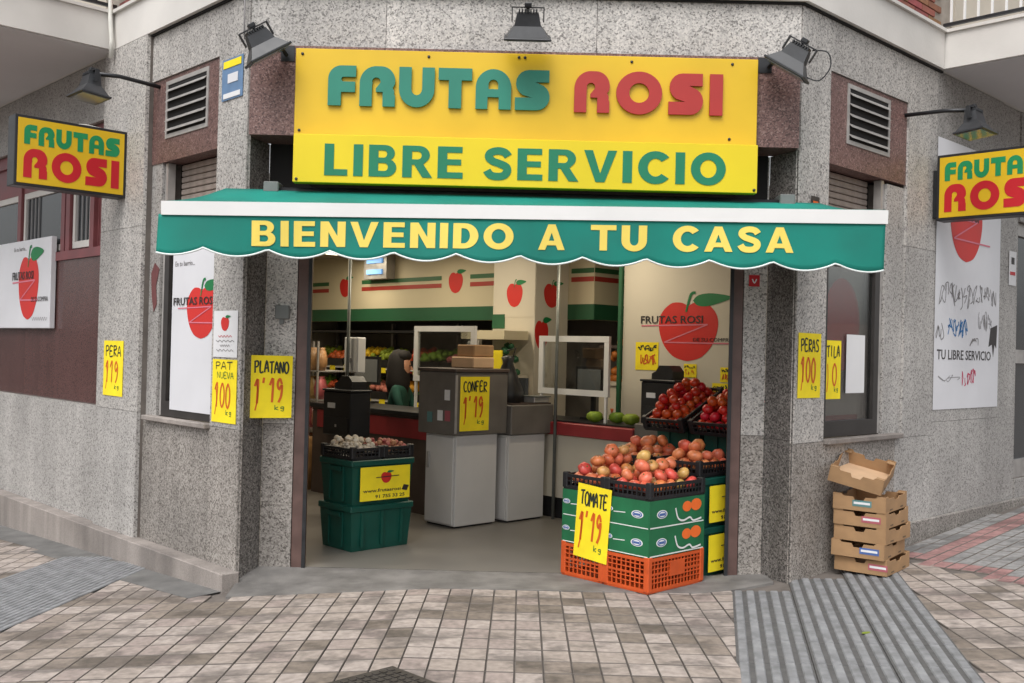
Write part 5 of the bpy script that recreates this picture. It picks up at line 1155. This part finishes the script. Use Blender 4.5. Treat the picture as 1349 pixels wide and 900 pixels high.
# mushrooms
mm_ = MB(); mm_.lathe([(0, 0), (.009, .001), (.009, .014), (.022, .014), (.025, .022), (.019, .035), (.009, .041), (0, .042)], 10); MUSH = [mm_.mesh('mushroom', M['mush'])]
mm_ = MB(); mm_.lathe([(0, 0), (.009, .001), (.009, .012), (.020, .012), (.023, .020), (.017, .032), (.008, .037), (0, .038)], 10); MUSH2 = [mm_.mesh('mushroom', M['plum'])]
tray('black_tray', K @ T(4.405, 6.25, .694) , TR2, .285, .42, 'black tray of white mushrooms on the green bins', 'tray', 'mushroom trays')
tray('black_tray', K @ T(4.70, 6.25, .694), TR2, .285, .42, 'black tray of pinkish mushrooms on the green bins', 'tray', 'mushroom trays')
fill_tray('mushroom', MUSH, K @ T(4.405, 6.25, .694), .285, .42, .045, .05, 3, 'white mushroom in the left tray on the green bins', 'mushroom', 'white mushrooms', 21, 70)
fill_tray('mushroom', MUSH2, K @ T(4.70, 6.25, .694), .285, .42, .045, .05, 2, 'pinkish mushroom in the right tray on the green bins', 'mushroom', 'pinkish mushrooms', 22, 70)

# ------------------------------------------------------------ stack of cardboard fruit trays against the right pier
def cardtray(Mx, label, sticker, sx, spoil=False):
    r = thing('cardboard_tray', label, 'tray', Mx, 'cardboard fruit trays stacked at the wall'); W, D, H, t = .47, .36, .098, .005
    boxpart(r, 'bottom', M['card2'], t, W-t, t, D-t, 0, .006)
    def wall(L, notch): return [(0, 0), (L, 0), (L, H+.012), (L-.05, H+.012), (L-.065, H-.004), (L*.62, H-.004), (L*.58, H-notch), (L*.42, H-notch), (L*.38, H-.004), (.065, H-.004), (.05, H+.012), (0, H+.012)]
    MB().prism(wall(W, .022), 0, t).build('side', M['card'], r); MB().prism(wall(W, .022), D-t, D).build('side', M['card'], r)
    for x in (0, W-t): MB().prism(wall(D-2*t-.001, .03), 0, t).build('end', M['card'], r, T(x+t, t+.0005, 0) @ Matrix.Rotation(R(90), 4, 'Z'))
    for x in (t+.001, W-t-.001-.05):
        for y in (t+.001, D-t-.001-.05):
            MB().prism([(0, .007), (.05, .007), (.0, .057)], 0, .004).build('corner_gusset', M['card2'], r, T(x, y, .09)) if False else MB().hexa([(x, y, H-.002), (x+.05, y, H-.002), (x+.05, y+.05, H-.002), (x, y+.05, H-.002), (x, y, H+.004), (x+.05, y, H+.004), (x+.05, y+.05, H+.004), (x, y+.05, H+.004)]).build('corner_flap', M['card'], r)
    for cx in (W*.25, W*.75): MB().box(cx-.03, cx+.03, -.0012, -.0002, .012, .022).build('hand_slot', M['carddark'], r)
    if sticker:
        e = MB().box(-.0022, -.0004, sx-.065, sx+.065, .03, .072).build('sticker', M[sticker], r)
        MB().box(-.0034, -.0024, sx-.055, sx+.055, .045, .06).build('sticker_print', M['paper'], e)
    return r
BX, BY, BA = 2.54, 6.79, 51
zb = gz(2.6)+.012; H1 = .106
info = [('lowest cardboard tray of the stack, red and white sticker', 'lred', .06, 0, -.03), ('second cardboard tray from the bottom, blue sticker', 'lblue', .10, 2, .02), ('third cardboard tray from the bottom, no sticker on its end', None, .1, -1.5, .0),
        ('fourth cardboard tray from the bottom, red and white sticker', 'lred', .10, .5, .0), ('fifth cardboard tray from the bottom, pale teal sticker', 'lteal', .16, 1.5, .01)]
for i, (la, stc, sx, da, dx) in enumerate(info):
    z = zb+i*H1
    cardtray(frame(BX-dx*.5, BY-.01-dx*.3, BA+da, z), la, stc, sx)
cardtray(frame(BX-.035, BY+.0, BA+9, zb+5*H1+.012) @ Matrix.Rotation(R(-11), 4, 'Y') @ Matrix.Rotation(R(13), 4, 'X'), 'topmost cardboard tray, empty and tilted on the stack', None, .1)

lf = fill([spline([(0, 0), (.02, .014), (.05, .012), (.07, 0), (.05, -.013), (.02, -.012), (0, 0)], 4)[:-1]], 0, .0012)
lf.materials.append(M['pgreen'])
tag(link('fallen_leaf', lf, None, T(1.95, 5.52, gz(1.95)+.0115) @ Matrix.Rotation(R(35), 4, 'Z') @ Matrix.Rotation(R(-90), 4, 'X')), 'small yellowish leaf lying on the ribbed grey slabs at lower right', 'leaf')
